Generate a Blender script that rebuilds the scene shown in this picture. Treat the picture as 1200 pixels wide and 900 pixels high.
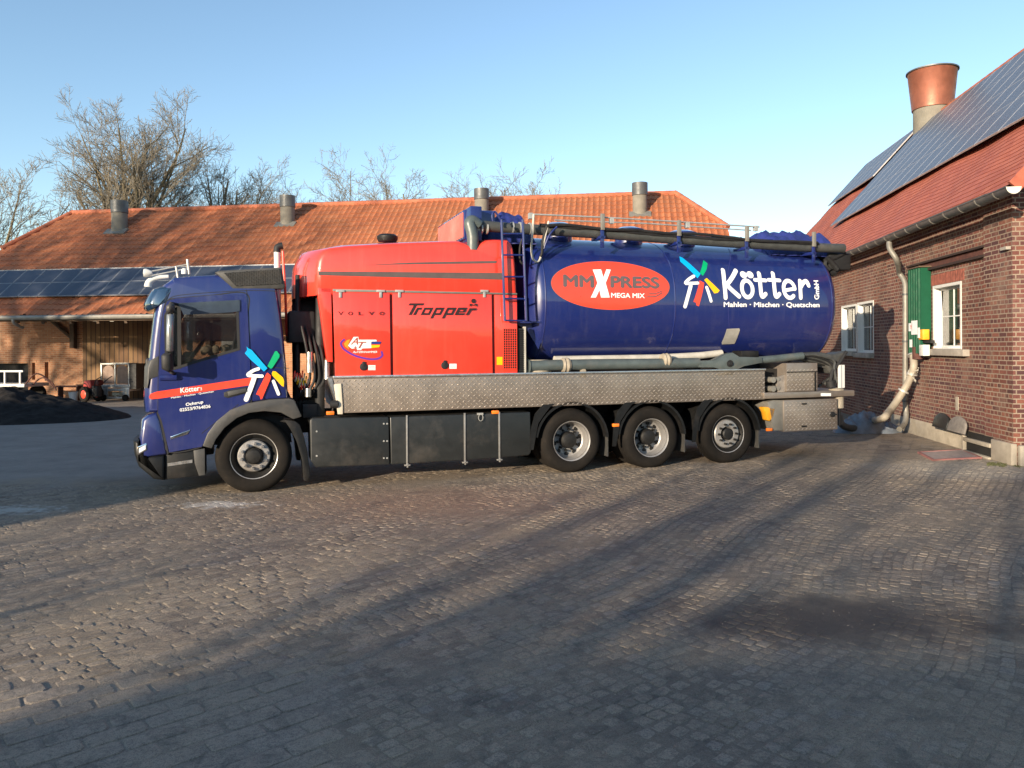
import bpy, bmesh, math, random
from mathutils import Vector, Matrix
from mathutils.geometry import tessellate_polygon
R = math.radians
S = bpy.context.scene
for o in list(bpy.data.objects): bpy.data.objects.remove(o)
COL = S.collection

# ------------------------------------------------------------------ camera, sky, sun, exposure
cam = bpy.data.cameras.new('camera'); camo = bpy.data.objects.new('camera', cam); COL.objects.link(camo)
camo.location = (0, 0, 2.0); camo.rotation_euler = (R(90), .0055, 0)
cam.sensor_width = 36; cam.lens = 27; cam.shift_y = -.0375; cam.clip_end = 3000; cam.clip_start = .05
S.camera = camo
SUN_AZ, SUN_EL = R(35), R(10.5)          # heading of the light and height of the sun
w = bpy.data.worlds.new('World'); S.world = w; w.use_nodes = True
nt = w.node_tree; bg = nt.nodes['Background']
sky = nt.nodes.new('ShaderNodeTexSky'); sky.sky_type = 'NISHITA'; sky.sun_disc = False
sky.sun_elevation = SUN_EL; sky.sun_rotation = SUN_AZ + math.pi
sky.air_density = 1.0; sky.dust_density = .25; sky.ozone_density = 1.9; sky.altitude = 50
nt.links.new(sky.outputs[0], bg.inputs[0]); bg.inputs[1].default_value = .15
sl = bpy.data.lights.new('sun', 'SUN'); sl.energy = 4.7; sl.angle = R(.5); sl.color = (1, .83, .62)
so = bpy.data.objects.new('sun', sl); COL.objects.link(so)
so.rotation_euler = Vector((math.sin(SUN_AZ) * math.cos(SUN_EL), math.cos(SUN_AZ) * math.cos(SUN_EL), -math.sin(SUN_EL))).to_track_quat('-Z', 'Y').to_euler()
so.location = (-20, -20, 15)
S.view_settings.view_transform = 'Standard'; S.view_settings.look = 'None'
S.view_settings.exposure = .95; S.view_settings.gamma = 1; S.view_settings.use_curve_mapping = False
S.render.engine = 'CYCLES'
S.render.resolution_x = 1024; S.render.resolution_y = 768

# ------------------------------------------------------------------ measuring: a sight line met with a real plane
def ray(px, py):
    x, y = px - 600, 405 - py
    return Vector(((x + .0055 * y) / 900, 1, (y - .0055 * x) / 900))
class Frame:
    def __init__(s, ox, oy, ang):
        s.o = Vector((ox, oy, 0)); s.a = ang
        s.x = Vector((math.cos(ang), math.sin(ang), 0)); s.y = Vector((-math.sin(ang), math.cos(ang), 0))
    def loc(s, P):
        d = P - s.o; return Vector((d.dot(s.x), d.dot(s.y), P.z))
    def wor(s, p): return s.o + s.x * p[0] + s.y * p[1] + Vector((0, 0, p[2]))
    def at(s, px, py, off=0.):              # on the upright plane y = off -> (x, z)
        r = ray(px, py); c = Vector((0, 0, 2.0))
        t = (off + (s.o - c).dot(s.y)) / r.dot(s.y)
        p = s.loc(c + r * t); return (p.x, p.z)
    def on(s, px, py, pt, nrm):             # on any plane of the frame -> local point
        r = ray(px, py); c = s.loc(Vector((0, 0, 2.0))); d = Vector((r.dot(s.x), r.dot(s.y), r.z))
        t = (Vector(pt) - c).dot(Vector(nrm)) / d.dot(Vector(nrm))
        return c + d * t
def gnd(px, py, z=0.):
    r = ray(px, py); t = (z - 2.0) / r.z; return Vector((r.x * t, t, z))

# ------------------------------------------------------------------ materials
def rgb(c): return (c[0], c[1], c[2], 1)
class NT:
    def __init__(s, name):
        s.m = bpy.data.materials.new(name); s.m.use_nodes = True
        s.t = s.m.node_tree; s.b = s.t.nodes['Principled BSDF']
    def n(s, kind, **kw):
        k = s.t.nodes.new('ShaderNode' + kind)
        for a, v in kw.items():
            if a.startswith('i_'): k.inputs[int(a[2:])].default_value = v
            else: setattr(k, a, v)
        return k
    def l(s, a, b): s.t.links.new(a, b)
    def coord(s, kind='Object'):
        return s.n('TexCoord').outputs[kind]
    def map(s, vec, scale=(1, 1, 1), rot=(0, 0, 0), loc=(0, 0, 0)):
        k = s.n('Mapping'); s.l(vec, k.inputs[0])
        k.inputs['Scale'].default_value = scale; k.inputs['Rotation'].default_value = rot; k.inputs['Location'].default_value = loc
        return k.outputs[0]
    def noise(s, vec, scale, detail=4, rough=.55, dist=0, col=False):
        k = s.n('TexNoise'); s.l(vec, k.inputs['Vector'])
        k.inputs['Scale'].default_value = scale; k.inputs['Detail'].default_value = detail
        k.inputs['Roughness'].default_value = rough; k.inputs['Distortion'].default_value = dist
        return k.outputs['Color'] if col else k.outputs['Fac']
    def ramp(s, fac, stops):
        k = s.n('ValToRGB'); s.l(fac, k.inputs[0]); e = k.color_ramp.elements
        while len(e) < len(stops): e.new(.5)
        for i, (p, c) in enumerate(stops):
            e[i].position = p; e[i].color = rgb(c) if isinstance(c, tuple) else (c, c, c, 1)
        return k.outputs[0]
    def mix(s, fac, a, b, mode='MIX'):
        k = s.n('Mix', data_type='RGBA', blend_type=mode)
        for v, i in ((fac, 0), (a, 6), (b, 7)):
            if hasattr(v, 'is_linked'): s.l(v, k.inputs[i])
            else: k.inputs[i].default_value = v if i == 0 else rgb(v)
        return k.outputs[2]
    def math(s, op, a, b=0., clamp=False):
        k = s.n('Math', operation=op, use_clamp=clamp)
        for v, i in ((a, 0), (b, 1)):
            if hasattr(v, 'is_linked'): s.l(v, k.inputs[i])
            else: k.inputs[i].default_value = v
        return k.outputs[0]
    def sep(s, vec):
        k = s.n('SeparateXYZ'); s.l(vec, k.inputs[0]); return k.outputs
    def comb(s, x, y, z=0.):
        k = s.n('CombineXYZ')
        for v, i in ((x, 0), (y, 1), (z, 2)):
            if hasattr(v, 'is_linked'): s.l(v, k.inputs[i])
            else: k.inputs[i].default_value = v
        return k.outputs[0]
    def bump(s, h, strength=.5, dist=.01):
        k = s.n('Bump'); k.inputs['Strength'].default_value = strength; k.inputs['Distance'].default_value = dist
        s.l(h, k.inputs['Height']); s.l(k.outputs[0], s.b.inputs['Normal'])
    def base(s, c):
        if hasattr(c, 'is_linked'): s.l(c, s.b.inputs['Base Color'])
        else: s.b.inputs['Base Color'].default_value = rgb(c)
    def set(s, **kw):
        for k, v in kw.items():
            i = s.b.inputs[k.replace('_', ' ')]
            if hasattr(v, 'is_linked'): s.l(v, i)
            else: i.default_value = v

def plain(name, c, rough=.5, metal=0., coat=0., var=.15, scale=6., dirt=None, bump=0., spec=.5):
    m = NT(name); v = m.coord()
    f = m.noise(v, scale, 5, .6)
    a = tuple(x * (1 - var) for x in c); b = tuple(min(1, x * (1 + var)) for x in c)
    col = m.ramp(f, [(.3, a), (.7, b)])
    if dirt:
        g = m.ramp(m.noise(v, scale * .35, 6, .7), [(.52, 0.), (.8, .65)])
        col = m.mix(g, col, dirt)
    m.base(col); m.set(Metallic=metal, Coat_Weight=coat, Coat_Roughness=.04)
    m.b.inputs['Specular IOR Level'].default_value = spec
    m.set(Roughness=m.ramp(m.noise(v, scale * 1.7, 4), [(.3, max(0., rough - .08)), (.7, min(1., rough + .1))]))
    if bump: m.bump(m.noise(v, scale * 8, 4), bump, .01)
    return m.m

def paint(name, c, dusty=(.3, .27, .24), amount=.12):
    # coated truck paint with a thin film of road dust, a little orange peel
    m = NT(name); v = m.coord()
    g = m.ramp(m.noise(v, 1.6, 7, .65, .4), [(.4, 0.), (.85, amount)])
    z = m.sep(v)[2]
    low = m.math('MULTIPLY', m.math('SUBTRACT', 1.5, z, True), amount * .9)
    low = m.math('MULTIPLY', low, m.ramp(m.noise(v, 5, 6, .7), [(.35, .2), (.7, 1.)]))
    streak = m.math('MULTIPLY', m.ramp(m.noise(m.map(v, scale=(6, 6, .45)), 1.6, 6, .7), [(.5, 0.), (.78, 1.)]), amount * 1.3)
    m.base(m.mix(m.math('ADD', m.math('ADD', g, streak), low, True), c, dusty))
    m.set(Roughness=m.ramp(m.noise(v, 3, 5), [(.3, .3), (.75, .42)]), Coat_Weight=1., Coat_Roughness=.03)
    m.bump(m.math('ADD', m.noise(v, 1.7, 2), m.math('MULTIPLY', m.noise(v, 5.5, 2), .25)), .13, .02)
    return m.m

M = {}
M['navy'] = paint('navy_paint', (.0055, .0145, .112), amount=.045)
M['red'] = paint('red_paint', (.80, .045, .022), (.45, .2, .14), .10)
M['rear_red'] = plain('dark_red', (.09, .007, .005), .6)  # backing darkened: gap shade between the engine doors is in its colour
M['decal_red'] = plain('decal_red', (.80, .06, .03), .35, var=.05, coat=.3)
M['decal_white'] = plain('decal_white', (.82, .82, .82), .4, var=.04)
M['decal_black'] = plain('decal_black', (.025, .012, .012), .45, var=.1)
M['decal_grey'] = plain('decal_grey', (.11, .085, .085), .45, var=.1)
M['decal_blue'] = plain('decal_blue', (.0, .38, .80), .4, var=.05)
M['decal_green'] = plain('decal_green', (.0, .36, .14), .4, var=.05)
M['decal_yellow'] = plain('decal_yellow', (.85, .46, .0), .4, var=.05)
M['decal_violet'] = plain('decal_violet', (.12, .03, .30), .4, var=.05)
M['decal_orange'] = plain('decal_orange', (.85, .28, .01), .4, var=.05)
M['aluminium'] = plain('tread_plate', (.31, .265, .225), .42, .65, var=.18, scale=3, dirt=(.2, .165, .13), bump=.05)
M['tread_bar'] = plain('tread_bar', (.44, .39, .33), .35, .5, var=.15, scale=5, dirt=(.3, .25, .2))
M['bright_metal'] = plain('bright_metal', (.62, .6, .57), .3, .9, var=.1, scale=10, dirt=(.25, .2, .16))
M['rim_grey'] = plain('rim_grey', (.34, .33, .32), .4, .45, var=.12, scale=14, dirt=(.18, .14, .11))
M['hub'] = plain('hub_dark', (.012, .0115, .011), .55, .2, var=.3, scale=20)
M['plastic'] = plain('black_plastic', (.0085, .009, .0095), .5, var=.25, scale=8, dirt=(.04, .034, .03), spec=.3)
M['grey_plastic'] = plain('grey_plastic', (.055, .054, .052), .5, var=.15, scale=8, dirt=(.13, .11, .095))
M['skirt'] = plain('charcoal_panel', (.016, .018, .0185), .42, var=.15, scale=4, dirt=(.085, .075, .065))
M['frame'] = plain('chassis_black', (.012, .012, .013), .65, var=.3)
M['mesh_black'] = plain('grille_black', (.01, .01, .01), .6)
M['tube'] = plain('slate_grey_paint', (.085, .105, .105), .42, .1, var=.2, scale=5, dirt=(.2, .17, .14))
M['pale_tube'] = plain('pale_pipe', (.45, .43, .38), .5, var=.15, scale=5, dirt=(.22, .19, .15))
M['rubber_hose'] = plain('dark_rubber_hose', (.05, .053, .052), .55, var=.25, scale=7, dirt=(.13, .115, .1))
M['flange'] = plain('dusty_flange', (.3, .26, .2), .7, var=.2, scale=9)
M['orange_lamp'] = plain('orange_lens', (.85, .2, .02), .25, coat=.5, var=.05)
M['yellow'] = plain('yellow_plastic', (.8, .36, .02), .4, var=.1)
M['white'] = plain('white_paint', (.64, .635, .61), .4, var=.05)
M['chrome'] = plain('chrome', (.8, .8, .8), .12, 1., var=.05)
M['skin_cloth'] = plain('cream_things', (.55, .47, .33), .8, var=.3, scale=12)
M['seat_cloth'] = plain('seat_cloth', (.05, .05, .055), .9, var=.3, scale=30)
M['tarp_navy'] = plain('navy_tarpaulin', (.02, .03, .16), .5, var=.25, scale=9, bump=.2)
M['wood_grey'] = plain('grey_board', (.2, .18, .16), .85, var=.25, scale=10, bump=.2)

def tyre_mat():
    m = NT('tyre_rubber'); v = m.coord()
    f = m.noise(v, 5, 7, .7)
    m.base(m.ramp(f, [(.3, (.007, .0065, .006)), (.62, (.014, .0115, .0095)), (.8, (.034, .027, .021))]))
    m.set(Roughness=.85); m.b.inputs['Specular IOR Level'].default_value = .2; m.bump(m.noise(v, 90, 3), .25, .004); return m.m
M['tyre'] = tyre_mat()

def glass_mat(name, tint, rough=.02, alpha=.5):
    m = NT(name); m.base(tint); m.set(Roughness=rough, Coat_Weight=.6, Coat_Roughness=.01, Alpha=alpha)
    m.b.inputs['Specular IOR Level'].default_value = 1.; m.b.inputs['IOR'].default_value = 1.9
    return m.m
M['cab_glass'] = glass_mat('cab_glass', (.012, .017, .018), .015, .42)
M['windscreen'] = glass_mat('windscreen_glass', (.03, .07, .065), .02, .75)
M['visor'] = glass_mat('visor_acrylic', (.006, .022, .05), .05, .96)
M['window_glass'] = glass_mat('window_glass', (.035, .04, .035), .02, .55)

def brick_mat(name, cols, mortar, bw=.25, rh=.077, ms=.011, squash=.5, stain=(.05, .035, .035), stain_amt=.55, pale=None):
    m = NT(name); v = m.coord(); o = m.sep(v)
    uv = m.comb(m.math('ADD', o[0], o[1]), o[2], 0.)
    jit = m.noise(uv, 2.2, 3, col=True)
    k = m.n('Mix', data_type='VECTOR'); k.inputs[0].default_value = .012
    m.l(uv, k.inputs[4]); m.l(jit, k.inputs[5]); uvj = k.outputs[1]
    def bt(c1, c2, mo, vec):
        b = m.n('TexBrick'); m.l(vec, b.inputs['Vector']); b.offset = .5; b.squash = squash; b.squash_frequency = 2
        b.inputs['Color1'].default_value = rgb(c1); b.inputs['Color2'].default_value = rgb(c2); b.inputs['Mortar'].default_value = rgb(mo)
        b.inputs['Scale'].default_value = 1; b.inputs['Mortar Size'].default_value = ms; b.inputs['Mortar Smooth'].default_value = .25
        b.inputs['Bias'].default_value = 0; b.inputs['Brick Width'].default_value = bw; b.inputs['Row Height'].default_value = rh
        return b
    b = bt((0, 0, 0), (1, 1, 1), (0, 0, 0), uvj)
    tone = m.ramp(b.outputs['Color'], [(0, cols[0]), (.3, cols[1]), (.65, cols[2]), (1., cols[3])])
    tone = m.mix(m.ramp(m.noise(uv, 38, 5, .7), [(.3, 0.), (.75, .5)]), tone, cols[1], 'MULTIPLY')
    big = m.ramp(m.noise(uv, .55, 5, .6, .3), [(.42, 0.), (.72, stain_amt)])
    tone = m.mix(big, tone, stain)
    if pale: tone = m.mix(m.ramp(m.noise(m.map(uv, loc=(7, 3, 0)), 1.1, 6, .7), [(.5, 0.), (.78, .65)]), tone, pale)
    mor = m.mix(m.ramp(m.noise(uv, 1.3, 5, .7), [(.35, 0.), (.7, .8)]), mortar, tuple(x * .45 for x in mortar))
    m.base(m.mix(b.outputs['Fac'], tone, mor))
    h = m.math('SUBTRACT', m.math('MULTIPLY', m.noise(uv, 45, 4), .35), b.outputs['Fac'])
    m.set(Roughness=.88); m.bump(h, .7, .008); return m.m
M['brick'] = brick_mat('red_brick', [(.07, .025, .022), (.125, .041, .03), (.18, .058, .037), (.235, .084, .052)], (.31, .235, .175), stain=(.1, .045, .06), stain_amt=.5, pale=(.33, .22, .16))
M['barn_brick'] = brick_mat('orange_brick', [(.3, .13, .06), (.4, .18, .085), (.46, .22, .11), (.5, .26, .14)], (.45, .3, .19), squash=1., stain=(.3, .14, .08), stain_amt=.4)

def tile_mat(name, cols, tw, th, moss, moss_amt, dark):
    # per-tile tone; x runs along the eave, y up the slope in the roof's own frame
    m = NT(name); v = m.coord('UV')
    b = m.n('TexBrick'); m.l(v, b.inputs['Vector']); b.offset = .0 if tw > .18 else .5; b.squash = 1
    b.inputs['Color1'].default_value = (0, 0, 0, 1); b.inputs['Color2'].default_value = (1, 1, 1, 1); b.inputs['Mortar'].default_value = (.2, .2, .2, 1)
    b.inputs['Scale'].default_value = 1; b.inputs['Mortar Size'].default_value = .006; b.inputs['Brick Width'].default_value = tw; b.inputs['Row Height'].default_value = th
    c = m.ramp(b.outputs['Color'], [(0, cols[0]), (.5, cols[1]), (1, cols[2])])
    c = m.mix(m.ramp(m.noise(v, .45, 6, .65, .5), [(.45, 0.), (.75, moss_amt)]), c, moss)
    c = m.mix(m.ramp(m.noise(m.map(v, scale=(1, .25, 1)), 2.2, 6, .7), [(.5, 0.), (.85, .6)]), c, dark)
    c = m.mix(m.ramp(m.noise(v, 30, 4, .7), [(.4, 0.), (.8, .35)]), c, dark)
    c = m.mix(m.math('MULTIPLY', b.outputs['Fac'], .3), c, tuple(x * .35 for x in cols[0]))
    m.base(c); m.set(Roughness=.8); m.bump(m.noise(v, 25, 4), .3, .01); return m.m
M['pantile'] = tile_mat('orange_pantiles', [(.34, .108, .045), (.4, .135, .058), (.455, .162, .07)], .22, .34, (.3, .13, .06), .7, (.2, .075, .04))
M['flat_tile'] = tile_mat('red_plain_tiles', [(.34, .08, .044), (.41, .108, .058), (.47, .135, .076)], .17, .15, (.3, .085, .075), .6, (.22, .075, .06))
M['ridge_tile'] = plain('ridge_tile', (.36, .11, .055), .8, var=.3, scale=4, dirt=(.25, .17, .11))

def solar_mat(name, c1, rough, nx, ny, line):
    m = NT(name); v = m.coord('UV')
    b = m.n('TexBrick'); m.l(v, b.inputs['Vector']); b.offset = 0; b.squash = 1
    b.inputs['Color1'].default_value = rgb(c1); b.inputs['Color2'].default_value = rgb(tuple(x * 1.25 for x in c1)); b.inputs['Mortar'].default_value = rgb(line)
    b.inputs['Scale'].default_value = 1; b.inputs['Mortar Size'].default_value = .012; b.inputs['Brick Width'].default_value = 1 / nx; b.inputs['Row Height'].default_value = 1 / ny
    m.base(b.outputs['Color']); m.set(Roughness=rough, Coat_Weight=.35 if rough < .3 else .12, Coat_Roughness=.05 if rough < .3 else .25); m.b.inputs['Specular IOR Level'].default_value = .3
    return m.m
M['solar_dark'] = solar_mat('blue_solar_cells', (.045, .052, .07), .34, 6, 10, (.03, .045, .08))
M['solar_grey'] = solar_mat('grey_solar_cells', (.085, .095, .12), .45, 6, 10, (.1, .11, .135))
M['solar_frame_dull'] = plain('dull_solar_frame', (.2, .21, .23), .5, .2)
M['solar_frame'] = plain('solar_frame', (.42, .42, .43), .45, .2)
M['zinc'] = plain('zinc_sheet', (.1, .104, .105), .5, .35, var=.25, scale=3, dirt=(.28, .27, .24))
M['pale_zinc'] = plain('pale_zinc', (.215, .205, .18), .5, .3, var=.2, scale=4, dirt=(.22, .2, .17))
M['copper'] = plain('copper_sheet', (.3, .11, .07), .48, .45, var=.15, scale=3, dirt=(.25, .1, .07))
M['fibre_cement'] = plain('fibre_cement', (.185, .17, .14), .85, var=.2, scale=2.5, dirt=(.16, .15, .11), bump=.1)
M['concrete'] = plain('old_concrete', (.34, .3, .24), .9, var=.2, scale=4, dirt=(.17, .15, .12), bump=.25)
M['sill'] = plain('stone_sill', (.3, .27, .23), .85, var=.2, scale=6, bump=.15)
M['green_sheet'] = plain('green_sheet', (.005, .068, .034), .6, var=.1, scale=5, spec=.2)
M['rust'] = plain('rusty_iron', (.085, .032, .024), .8, var=.35, scale=9)
M['dark'] = plain('dark_inside', (.012, .011, .01), .9)
M['curtain'] = plain('cream_curtain', (.6, .53, .36), .8, var=.12, scale=5)
M['plaster'] = plain('dim_room_wall', (.3, .27, .2), .9)
M['tarp'] = plain('blue_grey_tarpaulin', (.17, .2, .24), .55, var=.3, scale=5, dirt=(.2, .19, .18), bump=.25)
M['hose_beige'] = plain('beige_suction_hose', (.3, .265, .21), .6, var=.15, scale=8, dirt=(.25, .21, .16))
M['soil'] = plain('dark_soil', (.018, .016, .015), .95, var=.5, scale=5, bump=.8, spec=.15)
M['pink_rim'] = plain('faded_red_rim', (.3, .13, .12), .8, var=.2)
M['mat_pale'] = plain('pale_grating', (.36, .29, .255), .85, var=.2, scale=10)
M['galv'] = plain('galvanised', (.42, .42, .4), .45, .4, var=.2, scale=8, dirt=(.25, .21, .16))
M['rust_panel'] = plain('brown_sheet', (.23, .15, .11), .6, var=.25, scale=5)

def plank_mat():
    m = NT('weathered_planks'); v = m.coord(); o = m.sep(v)
    x = m.math('ADD', o[0], o[1])
    b = m.n('TexBrick'); m.l(m.comb(o[2], x), b.inputs['Vector']); b.offset = .3
    b.inputs['Color1'].default_value = (0, 0, 0, 1); b.inputs['Color2'].default_value = (1, 1, 1, 1); b.inputs['Mortar'].default_value = (0, 0, 0, 1)
    b.inputs['Scale'].default_value = 1; b.inputs['Mortar Size'].default_value = .018; b.inputs['Brick Width'].default_value = 8; b.inputs['Row Height'].default_value = .2
    c = m.ramp(b.outputs['Color'], [(0, (.13, .07, .035)), (.5, (.19, .108, .05)), (1, (.25, .15, .07))])
    c = m.mix(m.ramp(m.noise(m.comb(m.math('MULTIPLY', x, 14), o[2]), 1.2, 6, .7), [(.4, 0.), (.75, .7)]), c, (.17, .09, .045))
    c = m.mix(b.outputs['Fac'], c, (.05, .03, .02))
    m.base(c); m.set(Roughness=.85); m.bump(m.math('SUBTRACT', 1., b.outputs['Fac']), .6, .015); return m.m
M['planks'] = plank_mat()
M['timber'] = plain('dark_timber', (.085, .055, .035), .85, var=.3, scale=6)

def bark_mat(name, a, b):
    m = NT(name); v = m.coord()
    f = m.noise(m.map(v, scale=(1, 1, .3)), 4, 6, .7)
    m.base(m.ramp(f, [(.3, a), (.7, b)])); m.set(Roughness=.9); m.bump(f, .6, .05); return m.m
M['bark'] = bark_mat('bark', (.07, .055, .035), (.2, .165, .09))
M['twig'] = bark_mat('twig_bark', (.15, .13, .1), (.27, .235, .175))

# --- the yard: setts in tilted courses, larger pavers in the near left, worn asphalt beyond, sand and dust over all
def yard_mat(stone=False):
    m = NT('sett_stone' if stone else 'yard_setts'); v = m.coord()
    warp = m.noise(v, .35, 3, col=True)
    k = m.n('Mix', data_type='VECTOR'); k.inputs[0].default_value = .22; m.l(v, k.inputs[4]); m.l(warp, k.inputs[5])
    warp2 = m.noise(v, 3.2, 3, col=True)
    k2 = m.n('Mix', data_type='VECTOR'); k2.inputs[0].default_value = .085; m.l(k.outputs[1], k2.inputs[4]); m.l(warp2, k2.inputs[5])
    wv = k2.outputs[1]
    def bt(vec, bw, rh, ms, sm=.4, off=.5):
        b = m.n('TexBrick'); m.l(vec, b.inputs['Vector']); b.offset = off; b.squash = 1
        b.inputs['Color1'].default_value = (0, 0, 0, 1); b.inputs['Color2'].default_value = (1, 1, 1, 1); b.inputs['Mortar'].default_value = (.5, .5, .5, 1)
        b.inputs['Scale'].default_value = 1; b.inputs['Mortar Size'].default_value = ms; b.inputs['Mortar Smooth'].default_value = sm
        b.inputs['Brick Width'].default_value = bw; b.inputs['Row Height'].default_value = rh
        return b.outputs['Color'], b.outputs['Fac']
    c1, f1 = bt(m.map(wv, rot=(0, 0, R(-52))), .205, .102, .010)          # brick courses
    vo = m.n('TexVoronoi', feature='DISTANCE_TO_EDGE'); vo.inputs['Scale'].default_value = 9.0; vo.inputs['Randomness'].default_value = .5
    m.l(m.map(wv, scale=(.8, 1.3, 1), rot=(0, 0, R(18))), vo.inputs['Vector'])
    vc = m.n('TexVoronoi', feature='F1'); vc.inputs['Scale'].default_value = 9.0; vc.inputs['Randomness'].default_value = .5
    m.l(m.map(wv, scale=(.8, 1.3, 1), rot=(0, 0, R(18))), vc.inputs['Vector'])
    f2 = m.ramp(vo.outputs['Distance'], [(.0, 1.), (.055, 0.)]); c2 = m.sep(vc.outputs['Color'])[0]
    c3, f3 = bt(m.map(k.outputs[1], rot=(0, 0, R(-40))), .32, .16, .009, .2)
    o = m.sep(v); nz = m.noise(v, .5, 5, .6); n1 = m.math('MULTIPLY', m.math('SUBTRACT', nz, .5), 5.)
    # zone: voronoi setts towards the right and near, brick courses to the left
    za = m.math('ADD', m.math('SUBTRACT', m.math('MULTIPLY', o[0], .45), m.math('MULTIPLY', o[1], .12)), n1)
    za = m.math('MULTIPLY', m.math('ADD', za, .9), 1.2, True)
    fac = m.mix(za, f1, f2); ton = m.mix(za, c1, c2)
    zb = m.math('SUBTRACT', m.math('SUBTRACT', -.9, m.math('ADD', o[0], m.math('MULTIPLY', n1, .12))), m.math('MULTIPLY', m.math('SUBTRACT', o[1], 4.3), .35))
    zb = m.math('MULTIPLY', zb, 6., True)
    near = m.math('MULTIPLY', m.math('SUBTRACT', 4.75, m.math('ADD', o[1], m.math('MULTIPLY', n1, .12))), 6., True)
    zb = m.math('MULTIPLY', zb, near)
    fac = m.mix(zb, fac, f3); ton = m.mix(zb, ton, c3)
    if stone:
        at = m.n('Attribute'); at.attribute_name = 'tone'; ton = at.outputs['Fac']; zero = m.n('Value'); zero.outputs[0].default_value = 0.
        fac = m.mix(zero.outputs[0], (0, 0, 0), (0, 0, 0))
    else:                                                     # between and beyond the laid stones
        nearm = m.math('MULTIPLY', m.math('SUBTRACT', 12.6, o[1]), 1.2, True); ton = m.mix(m.math('MULTIPLY', nearm, .8), ton, (.12, .12, .12)); fac = m.mix(nearm, fac, (.35, .35, .35))
    worn = m.ramp(m.noise(v, 1.15, 7, .7, .8), [(.4, 1.), (.7, .3)]); fac = m.math('MULTIPLY', m.sep(fac)[0], worn)
    patch = m.ramp(m.noise(v, .28, 6, .6), [(.38, 0.), (.62, 1.)])
    col = m.ramp(ton, [(0, (.17, .133, .102)), (.3, (.29, .228, .168)), (.7, (.39, .31, .228)), (1, (.34, .285, .235))])
    col = m.mix(m.math('MULTIPLY', patch, .4), col, (.215, .17, .132))
    col = m.mix(m.math('MULTIPLY', zb, .7), col, (.33, .275, .22))
    col = m.mix(m.ramp(m.noise(v, 34, 5, .75), [(.46, 0.), (.66, .6)]), col, (.09, .075, .064))
    # ochre sand lying in the joints and in patches
    sand = m.ramp(m.noise(v, .55, 7, .68, .6), [(.42, 0.), (.7, .55 if stone else .85)])
    col = m.mix(sand, col, (.43, .33, .21))
    joint = m.mix(m.ramp(m.noise(v, .8, 5, .6), [(.4, 0.), (.62, 1.)]), (.05, .042, .036), (.3, .245, .18))
    col = m.mix(m.math('MULTIPLY', fac, .85), col, joint)
    grit = m.noise(v, 140, 3, .8); col = m.mix(m.ramp(grit, [(.42, .55), (.5, 0.)]), col, (.06, .052, .046)); col = m.mix(m.ramp(m.noise(v, 95, 3, .8), [(.56, 0.), (.68, .6)]), col, (.36, .31, .25))
    blot = m.noise(v, 4.5, 8, .78, .5); col = m.mix(m.ramp(blot, [(.34, .6), (.5, 0.)]), col, (.075, .066, .06)); col = m.mix(m.ramp(m.noise(v, 6.5, 8, .8, .3), [(.52, 0.), (.7, .5)]), col, (.3, .255, .195))
    # reddish brick patch under the truck's flank
    def spot(cx, cy, rx, ry, e0, e1, nsc=1.2, namp=1.0):
        dx = m.math('DIVIDE', m.math('SUBTRACT', o[0], cx), rx); dy = m.math('DIVIDE', m.math('SUBTRACT', o[1], cy), ry)
        d = m.math('SQRT', m.math('ADD', m.math('MULTIPLY', dx, dx), m.math('MULTIPLY', dy, dy)))
        d = m.math('ADD', d, m.math('MULTIPLY', m.math('SUBTRACT', m.noise(v, nsc, 6, .65), .5), namp))
        return m.ramp(d, [(e0, 1.), (e1, 0.)])
    col = m.mix(m.math('MULTIPLY', spot(-1.2, 9.9, 2.6, 1.5, .3, 1.1), .4), col, (.25, .15, .1))
    # worn smooth asphalt before the barn
    asp = m.math('MULTIPLY', m.math('SUBTRACT', m.math('ADD', o[1], n1), m.math('ADD', 11.3, m.math('MULTIPLY', m.math('ADD', o[0], 4.), .25))), .8, True)
    lft = m.math('MULTIPLY', m.math('SUBTRACT', -2.8, o[0]), .8, True)
    asp = m.math('MULTIPLY', asp, lft)
    acol = m.ramp(m.noise(v, 1.3, 8, .75), [(.3, (.17, .148, .13)), (.7, (.28, .245, .21))])
    col = m.mix(asp, col, acol)
    # pale lime dust, and the wet oily patch near the right
    col = m.mix(m.math('MULTIPLY', spot(-3.7, 9.75, .8, .32, .25, .8, 7., 2.6), .8), col, (.5, .47, .43))
    col = m.mix(m.math('MULTIPLY', spot(-6.2, 9.5, .9, .4, .25, .8, 7., 2.6), .7), col, (.46, .44, .4))
    pav = spot(7.6, 12.1, 2.2, 1.25, .5, 1.05, .9, .9)
    col = m.mix(m.math('MULTIPLY', pav, .6), col, (.36, .32, .26))
    wet = spot(2.45, 5.6, 1.85, .62, .35, 1.1, 2.2, 1.4)
    wet2 = spot(3.9, 5.35, .8, .28, .3, 1.05, 3.0, 1.2)
    wet = m.math('MAXIMUM', wet, wet2)
    col = m.mix(m.math('MULTIPLY', wet, .82), col, (.028, .023, .019))
    m.base(col)
    hole = m.math('MULTIPLY', fac, m.math('SUBTRACT', 1., m.math('MULTIPLY', sand, .75)))
    hole = m.math('MULTIPLY', hole, m.math('SUBTRACT', 1., asp))
    h = m.math('SUBTRACT', m.math('ADD', m.math('ADD', m.math('MULTIPLY', m.noise(v, 70, 5, .8), .55), m.math('MULTIPLY', m.noise(v, 11, 6, .65), .7)), m.math('MULTIPLY', ton, .35)), hole)
    m.set(Roughness=m.math('SUBTRACT', .88, m.math('MULTIPLY', wet, .3)))
    m.bump(h, .75, .02); return m.m
M['yard'] = yard_mat(); M['sett'] = yard_mat(True)
M['field'] = plain('field_soil', (.1, .11, .05), .95, var=.3, scale=.3, dirt=(.14, .11, .07))
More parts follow.
